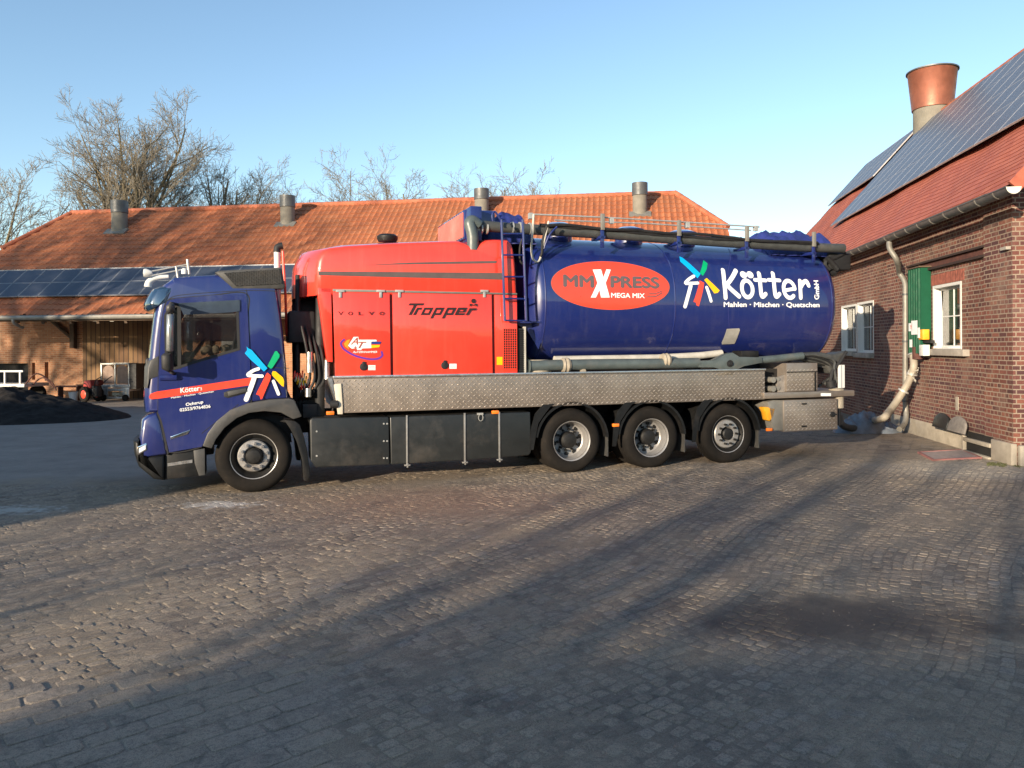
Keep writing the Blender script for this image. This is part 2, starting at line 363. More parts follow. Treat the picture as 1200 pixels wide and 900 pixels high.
M['moss'] = plain('moss', (.07, .075, .03), .95, var=.35, scale=15)

# ------------------------------------------------------------------ mesh tools
class MB:
    def __init__(s): s.v = []; s.f = []; s.uv = {}
    def add(s, vs, fs):
        n = len(s.v); s.v += [Vector(p) for p in vs]; s.f += [tuple(i + n for i in f) for f in fs]; return s
    def box(s, x0, x1, y0, y1, z0, z1):
        return s.add([(x, y, z) for x in (x0, x1) for y in (y0, y1) for z in (z0, z1)],
                     [(0, 1, 3, 2), (4, 6, 7, 5), (0, 4, 5, 1), (2, 3, 7, 6), (0, 2, 6, 4), (1, 5, 7, 3)])
    def prism(s, out, y0, y1):                      # outline of (x, z) pushed along y
        n = len(out); vs = [(x, y0, z) for x, z in out] + [(x, y1, z) for x, z in out]
        return s.add(vs, [tuple(range(n)), tuple(range(2 * n - 1, n - 1, -1))] + [(i, i + n, (i + 1) % n + n, (i + 1) % n) for i in range(n)])
    def loft(s, rings, cap=True, close=True):
        n = len(rings[0]); vs = [p for r in rings for p in r]; fs = []
        for k in range(len(rings) - 1):
            for i in range(n if close else n - 1):
                j = (i + 1) % n; fs.append((k * n + i, k * n + j, (k + 1) * n + j, (k + 1) * n + i))
        if cap: fs += [tuple(range(n))[::-1], tuple(range((len(rings) - 1) * n, len(rings) * n))]
        return s.add(vs, fs)
    def tube(s, pts, r, n=10, cap=True):
        P = [Vector(p) for p in pts]; rr = r if isinstance(r, (list, tuple)) else [r] * len(P)
        d0 = (P[1] - P[0]).normalized(); up = Vector((0, 0, 1)) if abs(d0.z) < .9 else Vector((1, 0, 0))
        a = d0.cross(up).normalized(); rings = []
        for i, p in enumerate(P):
            d = ((P[min(i + 1, len(P) - 1)] - p).normalized() + (p - P[max(i - 1, 0)]).normalized())
            d = d.normalized() if d.length > 1e-6 else d0
            a = (a - d * a.dot(d)).normalized(); b = d.cross(a)
            rings.append([p + (a * math.cos(t) + b * math.sin(t)) * rr[i] for t in [2 * math.pi * k / n for k in range(n)]])
        return s.loft(rings, cap)
    def lathe(s, prof, c, axis='y', n=40):          # profile of (radius, height along the axis)
        rings = []
        for r, h in prof:
            ring = []
            for k in range(n):
                t = 2 * math.pi * k / n; a, b = r * math.cos(t), r * math.sin(t)
                ring.append((c[0] + a, c[1] + h, c[2] + b) if axis == 'y' else (c[0] + a, c[1] + b, c[2] + h) if axis == 'z' else (c[0] + h, c[1] + a, c[2] + b))
            rings.append(ring)
        return s.loft(rings, cap=False)
    def mesh(s, name, sharp=35, bevel=0., seg=2, subdiv=0):
        me = bpy.data.meshes.new(name); bm = bmesh.new()
        vs = [bm.verts.new(p) for p in s.v]
        for f in s.f:
            try: bm.faces.new([vs[i] for i in f])
            except ValueError: pass
        bmesh.ops.remove_doubles(bm, verts=bm.verts, dist=1e-5)
        bmesh.ops.recalc_face_normals(bm, faces=bm.faces)
        if bevel:
            es = [e for e in bm.edges if len(e.link_faces) == 2 and e.calc_face_angle(0) > R(28)]
            bmesh.ops.bevel(bm, geom=es, offset=bevel, segments=seg, affect='EDGES', profile=.5, clamp_overlap=True)
        bm.to_mesh(me); bm.free()
        me.polygons.foreach_set('use_smooth', [True] * len(me.polygons)); me.set_sharp_from_angle(angle=R(sharp)); return me
    def build(s, name, mat, parent=None, sharp=35, bevel=0., seg=2):
        o = bpy.data.objects.new(name, s.mesh(name, sharp, bevel, seg)); o.data.materials.append(mat); COL.objects.link(o)
        if parent: o.parent = parent
        return o
def raw(name, vs, fs, mat, parent=None, smooth=False, uvs=None, sharp=None):
    me = bpy.data.meshes.new(name); me.from_pydata([tuple(v) for v in vs], [], fs)
    if uvs:
        u = me.uv_layers.new(name='UVMap'); 
        for l in me.loops: u.data[l.index].uv = uvs[l.vertex_index]
    me.polygons.foreach_set('use_smooth', [smooth] * len(me.polygons))
    if sharp: me.set_sharp_from_angle(angle=R(sharp))
    me.materials.append(mat); o = bpy.data.objects.new(name, me); COL.objects.link(o)
    if parent: o.parent = parent
    return o
def thing(name, label, cat, loc=(0, 0, 0), rz=0., group=None):
    o = bpy.data.objects.new(name, None); o.empty_display_size = .3; COL.objects.link(o)
    o.location = loc; o.rotation_euler = (0, 0, rz); tag(o, label, cat, group); return o
def tag(o, label, cat, group=None):
    o['label'] = label; o['category'] = cat
    if group: o['group'] = group
    return o
def struct(o): o['kind'] = 'structure'; return o
def dup(o, parent):
    c = o.copy(); COL.objects.link(c); c.parent = parent; return c
def dup_tree(o, parent=None):
    c = o.copy(); COL.objects.link(c); c.parent = parent
    for ch in list(o.children): dup_tree(ch, c)
    return c
def cut(target, cutters):
    # carve openings out of a solid, keep only the result
    for c in cutters:
        c.parent = target
        md = target.modifiers.new('opening', 'BOOLEAN'); md.operation = 'DIFFERENCE'; md.solver = 'EXACT'; md.object = c
    dg = bpy.context.evaluated_depsgraph_get(); dg.update()
    me = bpy.data.meshes.new_from_object(target.evaluated_get(dg)); target.modifiers.clear()
    me.materials.clear(); me.materials.append(target.data.materials[0]); target.data = me
    me.polygons.foreach_set('material_index', [0] * len(me.polygons))
    me.polygons.foreach_set('use_smooth', [True] * len(me.polygons)); me.set_sharp_from_angle(angle=R(30))
    for c in cutters: bpy.data.objects.remove(c)
def inset(out, d):
    n = len(out); A = sum(out[i][0] * out[(i + 1) % n][1] - out[(i + 1) % n][0] * out[i][1] for i in range(n)); sg = 1 if A > 0 else -1
    r = []
    for i in range(n):
        p, q, t = Vector(out[i - 1]), Vector(out[i]), Vector(out[(i + 1) % n])
        a = (q - p).normalized(); b = (t - q).normalized(); na = Vector((-a.y, a.x)) * sg; nb = Vector((-b.y, b.x)) * sg
        m = na + nb; m = m / max(.35, m.length_squared / 2) if m.length > 1e-6 else na
        r.append(tuple(q + m * d))
    return r
def smooth_line(pts, k=6):
    P = [Vector(p) for p in pts]; out = []
    for i in range(len(P) - 1):
        a, b, c, d = P[max(i - 1, 0)], P[i], P[i + 1], P[min(i + 2, len(P) - 1)]
        for j in range(k):
            t = j / k; out.append(.5 * ((2 * b) + (c - a) * t + (2 * a - 5 * b + 4 * c - d) * t * t + (3 * b - a - 3 * c + d) * t ** 3))
    out.append(P[-1]); return out
def solid_text(body, size=1., bold=0., shear=0., spacing=1.):
    cu = bpy.data.curves.new('lettering', 'FONT'); cu.body = body; cu.size = size; cu.offset = bold; cu.shear = shear; cu.space_character = spacing
    cu.resolution_u = 4; ob = bpy.data.objects.new('lettering', cu); COL.objects.link(ob)
    dg = bpy.context.evaluated_depsgraph_get(); dg.update()
    me = bpy.data.meshes.new_from_object(ob.evaluated_get(dg)); bpy.data.objects.remove(ob)
    vs = [Vector((v.co.x, v.co.y)) for v in me.vertices]; fs = [tuple(p.vertices) for p in me.polygons]; bpy.data.meshes.remove(me)
    x0, x1 = min(v.x for v in vs), max(v.x for v in vs); y0, y1 = min(v.y for v in vs), max(v.y for v in vs)
    return [((v.x - x0) / (x1 - x0), (v.y - y0) / (y1 - y0)) for v in vs], fs
class Flat:
    # flat marks collected as 2-D faces, then laid onto a surface y = surf(x, z)
    def __init__(s): s.v = []; s.f = []; s.lift = []; s.k = 0
    def poly(s, out):
        n = len(s.v); s.k += 1; s.v += [Vector((p[0], p[1])) for p in out]; s.lift += [s.k * .0006] * len(out)
        for t in tessellate_polygon([[Vector((p[0], p[1], 0)) for p in out]]): s.f.append(tuple(i + n for i in t))
        return s
    def text(s, body, o, right, up, **kw):
        # weight comes from laying the same letters again a hair to each side
        bd = kw.pop('bold', 0.) * 1.6; vs, fs = solid_text(body, **kw); h = math.hypot(*up); ru = Vector(right).normalized() * h * bd; uu = Vector(up) * bd * .7
        for e in ((0, 0), (1, 0), (-1, 0), (0, 1), (0, -1)) if bd else ((0, 0),):
            n = len(s.v); s.k += 1; q = ru * e[0] + uu * e[1]
            for a, b in vs: s.v.append(Vector((o[0] + right[0] * a + up[0] * b + q.x, o[1] + right[1] * a + up[1] * b + q.y))); s.lift.append(s.k * .0004)
            s.f += [tuple(i + n for i in f) for f in fs]
        return s
    def stroke(s, pts, w, closed=False):
        P = [Vector(p) for p in (pts if closed else smooth_line(pts, 6) if len(pts) > 2 else pts)]
        if not closed and len(P) == 2: P = [P[0].lerp(P[1], t / 6) for t in range(7)]
        s.k += 1; n = len(P); L = []; Rr = []
        for i, p in enumerate(P):
            a = P[i - 1] if (closed or i > 0) else p; b = P[(i + 1) % n] if (closed or i < n - 1) else p
            d = (b - a).normalized(); nn = Vector((-d.y, d.x)) * w / 2; L.append(p + nn); Rr.append(p - nn)
        base = len(s.v); s.v += L + Rr; s.lift += [s.k * .0006] * (2 * n)
        for i in range(n if closed else n - 1): j = (i + 1) % n; s.f.append((base + i, base + j, base + n + j, base + n + i))
        if not closed:
            for e, (p, q) in ((0, (P[0], P[1])), (n - 1, (P[-1], P[-2]))):
                d = (p - q).normalized(); nn = Vector((-d.y, d.x)); b0 = len(s.v)
                arc = [p + (nn * math.cos(t) + d * math.sin(t)) * w / 2 for t in [math.pi * k / 8 for k in range(9)]]
                s.v += arc; s.lift += [s.k * .0006] * 9; s.f.append(tuple(range(b0, b0 + 9)))
        return s
    def lay(s, name, mat, parent, surf=None, base=.003, step=None, flip=False):
        me = bpy.data.meshes.new(name); bm = bmesh.new(); ll = bm.verts.layers.float.new('lift')
        vs = []
        for p, l in zip(s.v, s.lift):
            q = bm.verts.new((p.x, 0, p.y)); q[ll] = l; vs.append(q)
        for f in s.f:
            try: bm.faces.new([vs[i] for i in f])
            except ValueError: pass
        if step:
            z0, z1 = min(p.y for p in s.v), max(p.y for p in s.v); z = z0 + step
            while z < z1:
                bmesh.ops.bisect_plane(bm, geom=bm.verts[:] + bm.edges[:] + bm.faces[:], plane_co=(0, 0, z), plane_no=(0, 0, 1)); z += step
        for q in bm.verts: q.co.y = (surf(q.co.x, q.co.z) if surf else 0.) - base - q[ll]
        bmesh.ops.recalc_face_normals(bm, faces=bm.faces)
        for f in bm.faces:
            if f.normal.y > 0: f.normal_flip()
        bm.to_mesh(me); bm.free(); me.materials.append(mat)
        o = bpy.data.objects.new(name, me); COL.objects.link(o); o.parent = parent; return o

# ================================================================== THE TRUCK
TF = Frame(-3.535, 10.5, math.atan2(2.4, 7.19))
truck = thing('tanker_truck', 'navy blue and red feed mixing tank truck parked in the middle of the yard', 'truck', (TF.o.x, TF.o.y, 0), TF.a)
def view(ox, oy, sc):                        # a reading of the flank at depth off, from an enlarged crop's pixels
    def f(pts, off=0.):
        if isinstance(pts[0], (int, float)): return TF.at(ox + pts[0] / sc, oy + pts[1] / sc, off)
        return [TF.at(ox + a / sc, oy + b / sc, off) for a, b in pts]
    return f
vP = view(0, 0, 1); vA = view(130, 280, 2.8115); vB = view(330, 270, 3.103); vC = view(590, 230, 2.857); vD = view(590, 390, 2.857)
vE = view(500, 230, 4.09); vF = view(790, 290, 6.316); vG = view(280, 400, 12); vH = view(190, 435, 13.33); vI = view(390, 385, 16.36)
vJ = view(470, 340, 12); vK = view(540, 230, 5); vL = view(760, 250, 5); vN = view(880, 400, 6.923); vO = view(620, 295, 6.667)
WID = 2.5
AX = [(0., .5, 'steer'), (4.72, .5, 'deep'), (6.12, .49, 'deep'), (7.57, .49, 'flat')]

# ---- chassis
ch = MB(); ch.box(-1.1, 9.6, .75, .85, .72, 1.0); ch.box(-1.1, 9.6, 1.65, 1.75, .72, 1.0)
for u in (.9, 2.4, 3.6, 5.4, 6.8, 8.4): ch.box(u, u + .12, .85, 1.65, .76, .98)
ch.build('chassis', M['frame'], truck, bevel=.01)
for u, zc, k in AX:
    a = MB(); a.lathe([(.0, .25), (.1, .25), (.1, 2.25), (.0, 2.25)], (u, 0, zc)); a.lathe([(.0, 1.0), (.24, 1.05), (.24, 1.4), (0, 1.45)], (u, 0, zc), n=20)
    a.build('axle', M['frame'], truck)

# ---- wheels: tyre, rim, hub as sub-parts of each wheel
def wheel_parts(kind):
    Rt = .505; t = MB()
    prof = [(.29, .055), (.315, .02), (.36, .004), (.42, .0), (.455, .012), (.480, .035), (.496, .06)]
    for h in (.09, .11, .15, .17, .21, .23): prof += [(Rt if int(h * 100) % 2 else Rt, h - .004), (Rt - .012, h), (Rt - .012, h + .006), (Rt, h + .010)]
    prof += [(.496, .26), (.48, .285), (.455, .308), (.42, .32), (.36, .316), (.29, .28)]
    t.lathe(prof, (0, 0, 0), n=72)
    r = MB(); hub = MB()
    if kind == 'steer':
        r.lathe([(.292, .05), (.300, .03), (.312, .022), (.312, .034), (.296, .05), (.27, .085), (.24, .125), (.225, .12), (.215, .14)], (0, 0, 0), n=56)
        dsc = MB(); dsc.lathe([(.217, .13), (.217, .07), (.205, .058), (.14, .053), (.12, .075), (.12, .14)], (0, 0, 0), n=56)
        hub.lathe([(.115, .12), (.11, .02), (.085, -.01), (.03, -.02), (.0, -.02)], (0, 0, 0), n=24)
        rn, hn, n, sz = .17, .045, 10, .022
    elif kind == 'flat':
        r.lathe([(.292, .05), (.300, .03), (.312, .022), (.312, .034), (.296, .05), (.268, .1), (.24, .11), (.236, .12)], (0, 0, 0), n=56)
        dsc = MB(); dsc.lathe([(.24, .11), (.24, .07), (.225, .052), (.13, .044), (.112, .07), (.1, .12), (.0, .12)], (0, 0, 0), n=56)
        hub.lathe([(.1, .11), (.098, .03), (.08, .015), (.03, .01), (.0, .01)], (0, 0, 0), n=24)
        rn, hn, n, sz = .168, .03, 10, .02
    else:
        r.lathe([(.292, .05), (.300, .026), (.314, .018), (.316, .03), (.298, .045), (.286, .07), (.272, .14), (.262, .19), (.225, .225), (.14, .235), (.0, .235)], (0, 0, 0), n=56)
        hub.lathe([(.135, .23), (.13, .13), (.11, .1), (.07, .085), (.0, .085)], (0, 0, 0), n=24)
        for k in range(10):
            a = 2 * math.pi * k / 10 + .3; hub.lathe([(.0, .205), (.034, .205), (.034, .216), (0, .216)], (.225 * math.cos(a), 0, .225 * math.sin(a)), n=10)
        rn, hn, n, sz = .168, .2, 10, .02
    nuts = MB()
    for k in range(n):
        a = 2 * math.pi * (k + .35) / n; c = (rn * math.cos(a), 0, rn * math.sin(a))
        nuts.lathe([(0, hn - .04), (sz * .75, hn - .04), (sz, hn - .02), (sz, hn + .02), (0, hn + .02)], c, n=8)
    valve = MB(); valve.tube([(.26, .09, .02), (.22, .0, .02)], .006, 6)
    if kind == 'deep': dsc = None
    return t, r, hub, nuts, dsc
meshes = {}
for kind in ('steer', 'deep', 'flat'):
    t, r, h, nu, va = wheel_parts(kind)
    meshes[kind] = [('tyre', t.mesh('tyre', 40), M['tyre']), ('rim', r.mesh('rim', 30), M['rim_grey'] if kind == 'deep' else M['hub']), ('hub', h.mesh('hub', 30), M['hub']),
                    ('wheel_nuts', nu.mesh('wheel_nuts', 30), M['bright_metal'] if kind == 'steer' else M['hub'])]
    if va: meshes[kind].append(('wheel_disc', va.mesh('wheel_disc', 30), M['rim_grey'])); lip = MB(); lip.lathe([(.303, .026), (.313, .0205), (.3135, .034)], (0, 0, 0), n=56); meshes[kind].append(('rim_lip', lip.mesh('rim_lip'), M['rim_grey']))
    for _, me, mt in meshes[kind]: me.materials.append(mt)
def wheel(u, zc, kind, y, face, spin):
    e = bpy.data.objects.new('wheel', meshes[kind][0][1]); COL.objects.link(e); e.parent = truck
    e.location = (u, y, zc); e.rotation_euler = (0, spin, 0 if face else math.pi)
    for nm, me, mt in meshes[kind][1:]:
        c = bpy.data.objects.new(nm, me); COL.objects.link(c); c.parent = e
    return e
for i, (u, zc, k) in enumerate(AX):
    wheel(u, zc, k, 0.02, True, i * .7); wheel(u, zc, k, 2.48, False, i * .4)
    if k == 'deep': wheel(u, zc, k, .36, True, .3); wheel(u, zc, k, 2.14, False, .1)

# ---- cab
out = vA([(96, 573), (92, 540), (93, 500), (97, 440), (104, 390), (111, 325), (119, 260), (129, 210), (143, 165), (158, 147), (178, 134), (205, 126), (260, 121), (350, 117),
          (470, 117), (541, 118), (548, 170), (560, 250), (570, 330), (578, 420), (585, 528),
          (520, 533), (450, 545), (390, 572), (345, 611), (318, 650), (302, 686), (190, 706), (177, 650), (165, 600), (150, 572)])
fronts = 8                                     # the first points are the nose and windscreen
def cab_ring(y, d):
    o = inset(out, d); e = abs(y - 1.25) / 1.25; sh = .10 * e ** 6
    return [(x + (sh if i < 11 else 0), y, z) for i, (x, z) in enumerate(o)]
b = MB(); ys = [(0.0, .055), (.012, .028), (.04, .008), (.09, 0)]
b.loft([cab_ring(y, d) for y, d in ys] + [cab_ring(y, 0) for y in (.3, .6, .95, 1.25, 1.55, 1.9, 2.2)] + [cab_ring(2.5 - y, d) for y, d in ys[::-1]])
cab = b.build('cab', M['navy'], truck, sharp=50)
hollow = MB(); ho = inset(vA([(112, 470), (122, 300), (140, 185), (185, 145), (350, 127), (530, 130), (550, 250), (568, 430), (575, 500), (450, 520), (340, 560), (250, 560), (150, 520)]), .02)
hollow.prism(ho, .07, 2.43)
hole = vA([(175, 252), (190, 224), (228, 213), (420, 204), (426, 366), (300, 403), (205, 433), (178, 385)])
win = MB(); win.prism(hole, -.2, 2.7)
scr = MB(); scr.box(-2.2, vA((146, 300))[0], .06, 2.44, vA((110, 395))[1], vA((143, 178))[1])
cut(cab, [hollow.build('c1', M['dark']), win.build('c2', M['dark']), scr.build('c3', M['dark'])])
# windscreen: a curved sheet a little inside the shell, wrapping at the corners
wl = vA([(103, 396), (111, 325), (119, 260), (130, 200), (140, 172)])
def glassline(y): sh = .10 * (abs(y - 1.25) / 1.25) ** 6; return [(x + sh + .012, y, z) for x, z in wl]
b = MB(); rr = [glassline(y) for y in [.03 + 2.44 * k / 24 for k in range(25)]]; b.loft(rr, cap=False, close=False); b.build('windscreen', M['windscreen'], cab, sharp=80)
# door, its glazing and the seams round it
doorline = vA([(156, 572), (157, 445), (163, 330), (172, 240), (186, 205), (215, 196), (330, 186), (446, 180), (452, 260), (459, 420), (462, 525), (452, 543), (390, 570), (343, 610), (316, 648), (300, 684), (192, 703), (180, 650), (168, 598)])
b = MB(); b.prism(doorline, -.013, .003)
door = b.build('door', M['navy'], cab)
b = MB(); b.prism(hole, -.3, .3); cut(door, [b.build('c', M['dark'])])
seam = Flat().stroke(doorline + [doorline[0]], .016); seam.lay('door_seal', M['frame'], door, lambda x, z: 0, base=.0015)
ring = Flat()
rin = inset(hole, .0); rin2 = inset(hole, .035)
fr = MB(); n = len(hole)
fr.add([(x, -.017, z) for x, z in rin] + [(x, -.017, z) for x, z in rin2] + [(x, .03, z) for x, z in rin] + [(x, .03, z) for x, z in rin2],
       [(i, (i + 1) % n, (i + 1) % n + n, i + n) for i in range(n)] + [(i + n, (i + 1) % n + n, (i + 1) % n + 3 * n, i + 3 * n) for i in range(n)] + [(i, (i + 1) % n, (i + 1) % n + 2 * n, i + 2 * n) for i in range(n)])
x0, z0 = vA((224, 214)); x1, z1 = vA((226, 427)); fr.box(x0 - .02, x0 + .025, -.016, .02, z1, z0)
fr.build('window_frame', M['frame'], door)
b = MB(); b.prism(inset(hole, .01), .012, .018); b.build('door_glass', M['cab_glass'], door)
b = MB(); b.prism(vA([(222, 212), (424, 201), (425, 238), (400, 242), (240, 250)]), -.03, -.024)
b.build('rain_deflector', plain('smoked_acrylic', (.035, .05, .075), .12, coat=.6), door)
b = MB(); b.prism(vA([(372, 506), (388, 499), (446, 487), (452, 492), (450, 507), (386, 524), (373, 520)]), -.02, .01); ha = b.build('handle_recess', M['frame'], door, bevel=.006)
b = MB(); b.prism(vA([(384, 503), (446, 491), (448, 503), (388, 518)]), -.034, -.012); b.build('handle', M['grey_plastic'], ha, bevel=.006)
# far-side window
b = MB(); b.prism(inset(hole, .01), 2.482, 2.488); b.build('side_glass', M['cab_glass'], cab)
# inside: seats, wheel, dashboard, things on the shelf
b = MB()
for y in (.35, 1.55):
    u0 = vA((330, 400))[0]; b.box(u0 - .3, u0 + .25, y, y + .52, 1.55, 1.72); b.prism([(u0 + .18, 1.7), (u0 + .32, 1.7), (u0 + .44, 2.36), (u0 + .34, 2.38)], y, y + .5); b.box(u0 + .33, u0 + .43, y + .12, y + .38, 2.38, 2.58)
b.build('seats', M['seat_cloth'], cab, bevel=.05, seg=3)
b = MB(); b.prism([(-1.36, 1.5), (-.85, 1.5), (-.8, 1.78), (-1.1, 1.88), (-1.36, 1.86)], .1, 2.4); b.build('dashboard', M['plastic'], cab, bevel=.03)
b = MB(); cx, cy, cz = -.78, .62, 1.93; d1 = Vector((0, 1, 0)); d2 = Vector((.55, 0, .83)).normalized()
b.tube([Vector((cx, cy, cz)) + (d1 * math.cos(t) + d2 * math.sin(t)) * .23 for t in [2 * math.pi * k / 24 for k in range(25)]], .016, 8); b.tube([(cx, cy, cz), (cx - .2, cy, cz - .22)], .03); b.tube([Vector((cx, cy, cz)) - d1 * .22, Vector((cx, cy, cz)) + d1 * .22], .016)
b.build('steering_wheel', M['frame'], cab)
sx, sz = vA((392, 352), .9); b = MB(); b.box(sx - .12, sx + .13, 1.0, 1.3, sz - .06, sz + .07); b.box(sx - .1, sx + .1, .985, .999, sz + .0, sz + .016); b.build('storage_box', M['white'], cab, bevel=.01)
b = MB(); rnd = random.Random(4)
for k in range(14):
    x, z = vA((300 + rnd.random() * 90, 355 + rnd.random() * 30), .8); r = .035 + rnd.random() * .03
    b.lathe([(0, -r), (r * .7, -r * .7), (r, 0), (r * .7, r * .7), (0, r)], (x, .75 + rnd.random() * .3, z), n=8)
b.build('bunk_clutter', M['skin_cloth'], cab)
# nose panel, headlight, bumper, step
b = MB(); o = vA([(88, 598), (104, 584), (150, 571), (163, 598), (177, 660), (186, 711), (134, 717), (82, 724), (80, 660)]); o2 = inset(o, .03)
yy = [(-.012, .03), (.0, .01), (.03, 0)]
def ring2(o, y, d): return [(x + .07 * (abs(y - 1.25) / 1.27) ** 6 * (1 if x < -1.3 else .0), y, z) for x, z in inset(o, d)]
b.loft([ring2(o, y, d) for y, d in yy] + [ring2(o, y, 0) for y in (.2, .5, 1., 1.5, 2., 2.3)] + [ring2(o, 2.5 - y, d) for y, d in yy[::-1]]); b.build('nose_panel', M['navy'], truck, sharp=45)
b = MB(); b.prism(vA([(150, 572), (162, 570), (176, 630), (190, 706), (186, 712), (174, 660), (161, 600)]), -.006, .05); b.build('panel_gap', M['frame'], truck)
b = MB(); b.prism(vA([(88, 684), (118, 671), (119, 695), (90, 712)]), -.022, .1); hl = b.build('headlight', M['chrome'], truck, bevel=.008)
b = MB(); b.prism(vA([(93, 689), (115, 678), (115, 692), (94, 704)]), -.027, -.02); b.build('lens', plain('clear_lens', (.75, .77, .8), .08, coat=1., var=.1), hl)
h2 = dup_tree(hl, truck); h2.location = (0, 2.43, 0)
o = vA([(60, 668), (76, 664), (80, 724), (130, 717), (176, 711), (176, 796), (140, 792), (110, 780), (76, 752), (63, 712)])
b = MB(); b.loft([ring2(o, y, d) for y, d in yy] + [ring2(o, y, 0) for y in (.2, .5, 1., 1.5, 2., 2.3)] + [ring2(o, 2.5 - y, d) for y, d in yy[::-1]]); b.build('bumper', M['plastic'], truck, sharp=45)
b = MB(); b.prism(vA([(178, 712), (310, 690), (311, 779), (178, 795)]), .03, .35); st = b.build('entry_step', M['plastic'], truck, bevel=.012)
b = MB(); b.prism(vA([(272, 697), (309, 690), (310, 778), (290, 781), (276, 740)]), .0, .03); b.build('step_cover', M['grey_plastic'], st, bevel=.006)
b = MB(); b.prism(vA([(186, 740), (268, 728), (268, 738), (186, 750)]), .02, .3); b.build('step_tread', M['bright_metal'], st)
dup_tree(st, truck).location = (0, 2.12, 0)
# corner panel below the windscreen, wheel arch, mud flap
o = vA([(94, 424), (103, 400), (156, 385), (158, 452), (128, 462), (92, 494)]); b = MB()
b.loft([[(x + (.10 * (abs(y - 1.25) / 1.25) ** 6 if x < -1.35 else 0), y, z) for x, z in o] for y in (-.008, .05, .15, .4, .8, 1.25, 1.7, 2.1, 2.35, 2.45, 2.508)])
b.build('corner_panel', M['grey_plastic'], cab, bevel=.01)
arch = [(302, 682), (318, 641), (348, 600), (393, 563), (450, 541), (520, 529), (585, 525), (604, 530), (629, 585), (601, 594), (560, 572), (505, 567), (455, 573), (415, 590), (375, 622), (346, 660), (333, 690)]
b = MB(); b.prism(vA(arch), -.035, .42); ar = b.build('wheel_arch', M['grey_plastic'], truck, bevel=.015); dup(ar, truck).location = (0, 2.11, 0)
b = MB(); b.prism(vA([(570, 596), (606, 600), (622, 612), (636, 650), (648, 700), (656, 770), (652, 800), (636, 798), (630, 730), (612, 668), (590, 625)]), .02, .4); fl = b.build('mudguard', M['plastic'], truck, bevel=.01); dup(fl, truck).location = (0, 2.08, 0)
b = MB(); b.prism(vA([(415, 592), (500, 570), (590, 600), (600, 680), (330, 690), (350, 655)]), .36, .40); b.build('arch_liner', M['frame'], truck)
for pts in ([(462, 421), (586, 426)], [(449, 182), (446, 168)], [(300, 640), (420, 545)], [(185, 205), (230, 185), (446, 170), (545, 172)], [(158, 452), (159, 480), (158, 500)]):
    Flat().stroke(vA(pts), .009).lay('panel_seam', M['frame'], cab, lambda x, z: -.0135 if len(pts) == 2 and pts[0][0] == 300 else 0, base=.0012)
# roof spoiler with its mesh
b = MB(); o = vA([(342, 110), (358, 105), (462, 99), (562, 94), (569, 130), (573, 158), (566, 164), (402, 163)])
b.loft([[(x, y, z) for x, z in inset(o, d)] for y, d in ((-.012, .02), (.0, 0), (.2, 0), (.24, .02))]); sp = b.build('roof_spoiler', M['grey_plastic'], truck)
b = MB(); mo = vA([(372, 112), (557, 100), (565, 148), (412, 156)]); b.prism(mo, -.02, -.005); gm = b.build('mesh_backing', M['mesh_black'], sp)
b = MB(); x0, x1 = min(p[0] for p in mo), max(p[0] for p in mo); z0, z1 = min(p[1] for p in mo), max(p[1] for p in mo)
def inpoly(p, poly):
    c = False; j = len(poly) - 1
    for i in range(len(poly)):
        (xi, zi), (xj, zj) = poly[i], poly[j]
        if (zi > p[1]) != (zj > p[1]) and p[0] < (xj - xi) * (p[1] - zi) / (zj - zi) + xi: c = not c
        j = i
    return c
for k in range(-40, 80):
    for sg in (1, -1):
        seg = []
        for t in range(120):
            p = (x0 + k * .06 + sg * t * .0096, z0 + t * .003)
            if p[1] > z1: break
            if inpoly(p, mo): seg.append(p)
        if len(seg) > 3: b.tube([(seg[0][0], -.024, seg[0][1]), (seg[-1][0], -.024, seg[-1][1])], .0045, 4)
b.build('mesh_grille', M['grey_plastic'], sp)
dup_tree(sp, truck).location = (0, 2.27, 0)
# sun visor across the windscreen head
b = MB(); vo = vA([(86, 212), (92, 195), (110, 163), (128, 156), (166, 153), (166, 172), (150, 214), (118, 226), (98, 234), (88, 226)])
b.loft([[(x + .12 * (abs(y - 1.25) / 1.2) ** 5, y, z) for x, z in inset(vo, d)] for y, d in ((.0, .03), (.03, .008), (.1, 0), (.5, 0), (1.25, 0), (2., 0), (2.4, 0), (2.47, .008), (2.5, .03))]); b.build('sun_visor', M['visor'], truck, sharp=60)
# horns and lamp bar on the roof
b = MB(); p = [vA(q, .35) for q in [(122, 158), (124, 146), (131, 137), (145, 130), (165, 126), (190, 124)]]
b.tube([(x, .35, z) for x, z in smooth_line(p)], [.05 - .0008 * k for k in range(31)], 14); b.build('air_horn', M['white'], truck)
b = MB(); p = [vA(q, .75) for q in [(122, 158), (124, 146), (131, 137), (145, 130), (165, 126), (190, 124)]]
lb = MB(); pa, pb = vA((108, 112), .3), vA((252, 84), .3); lb.tube([(pa[0], .3, pa[1]), (pb[0], .3, pb[1])], .011, 8); pc, pd = vA((120, 124), .9), vA((250, 98), .9); lb.tube([(pc[0], .9, pc[1]), (pd[0], .9, pd[1])], .011, 8)
pe = vA((250, 116), .3); lb.tube([(pb[0], .3, pb[1] + .07), (pb[0] + .02, .3, pe[1])], .018, 8); lb.tube([(pa[0] + .4, .3, pa[1] + .1), (pa[0] + .43, .3, pa[1] - .1)], .014, 8); lb.tube([(pb[0], .3, pb[1]), (pd[0], .9, pd[1])], .011, 8); lb.tube([(pa[0], .3, pa[1]), (pc[0], .9, pc[1])], .011, 8)
lb = lb.build('roof_bar', M['galv'], truck)
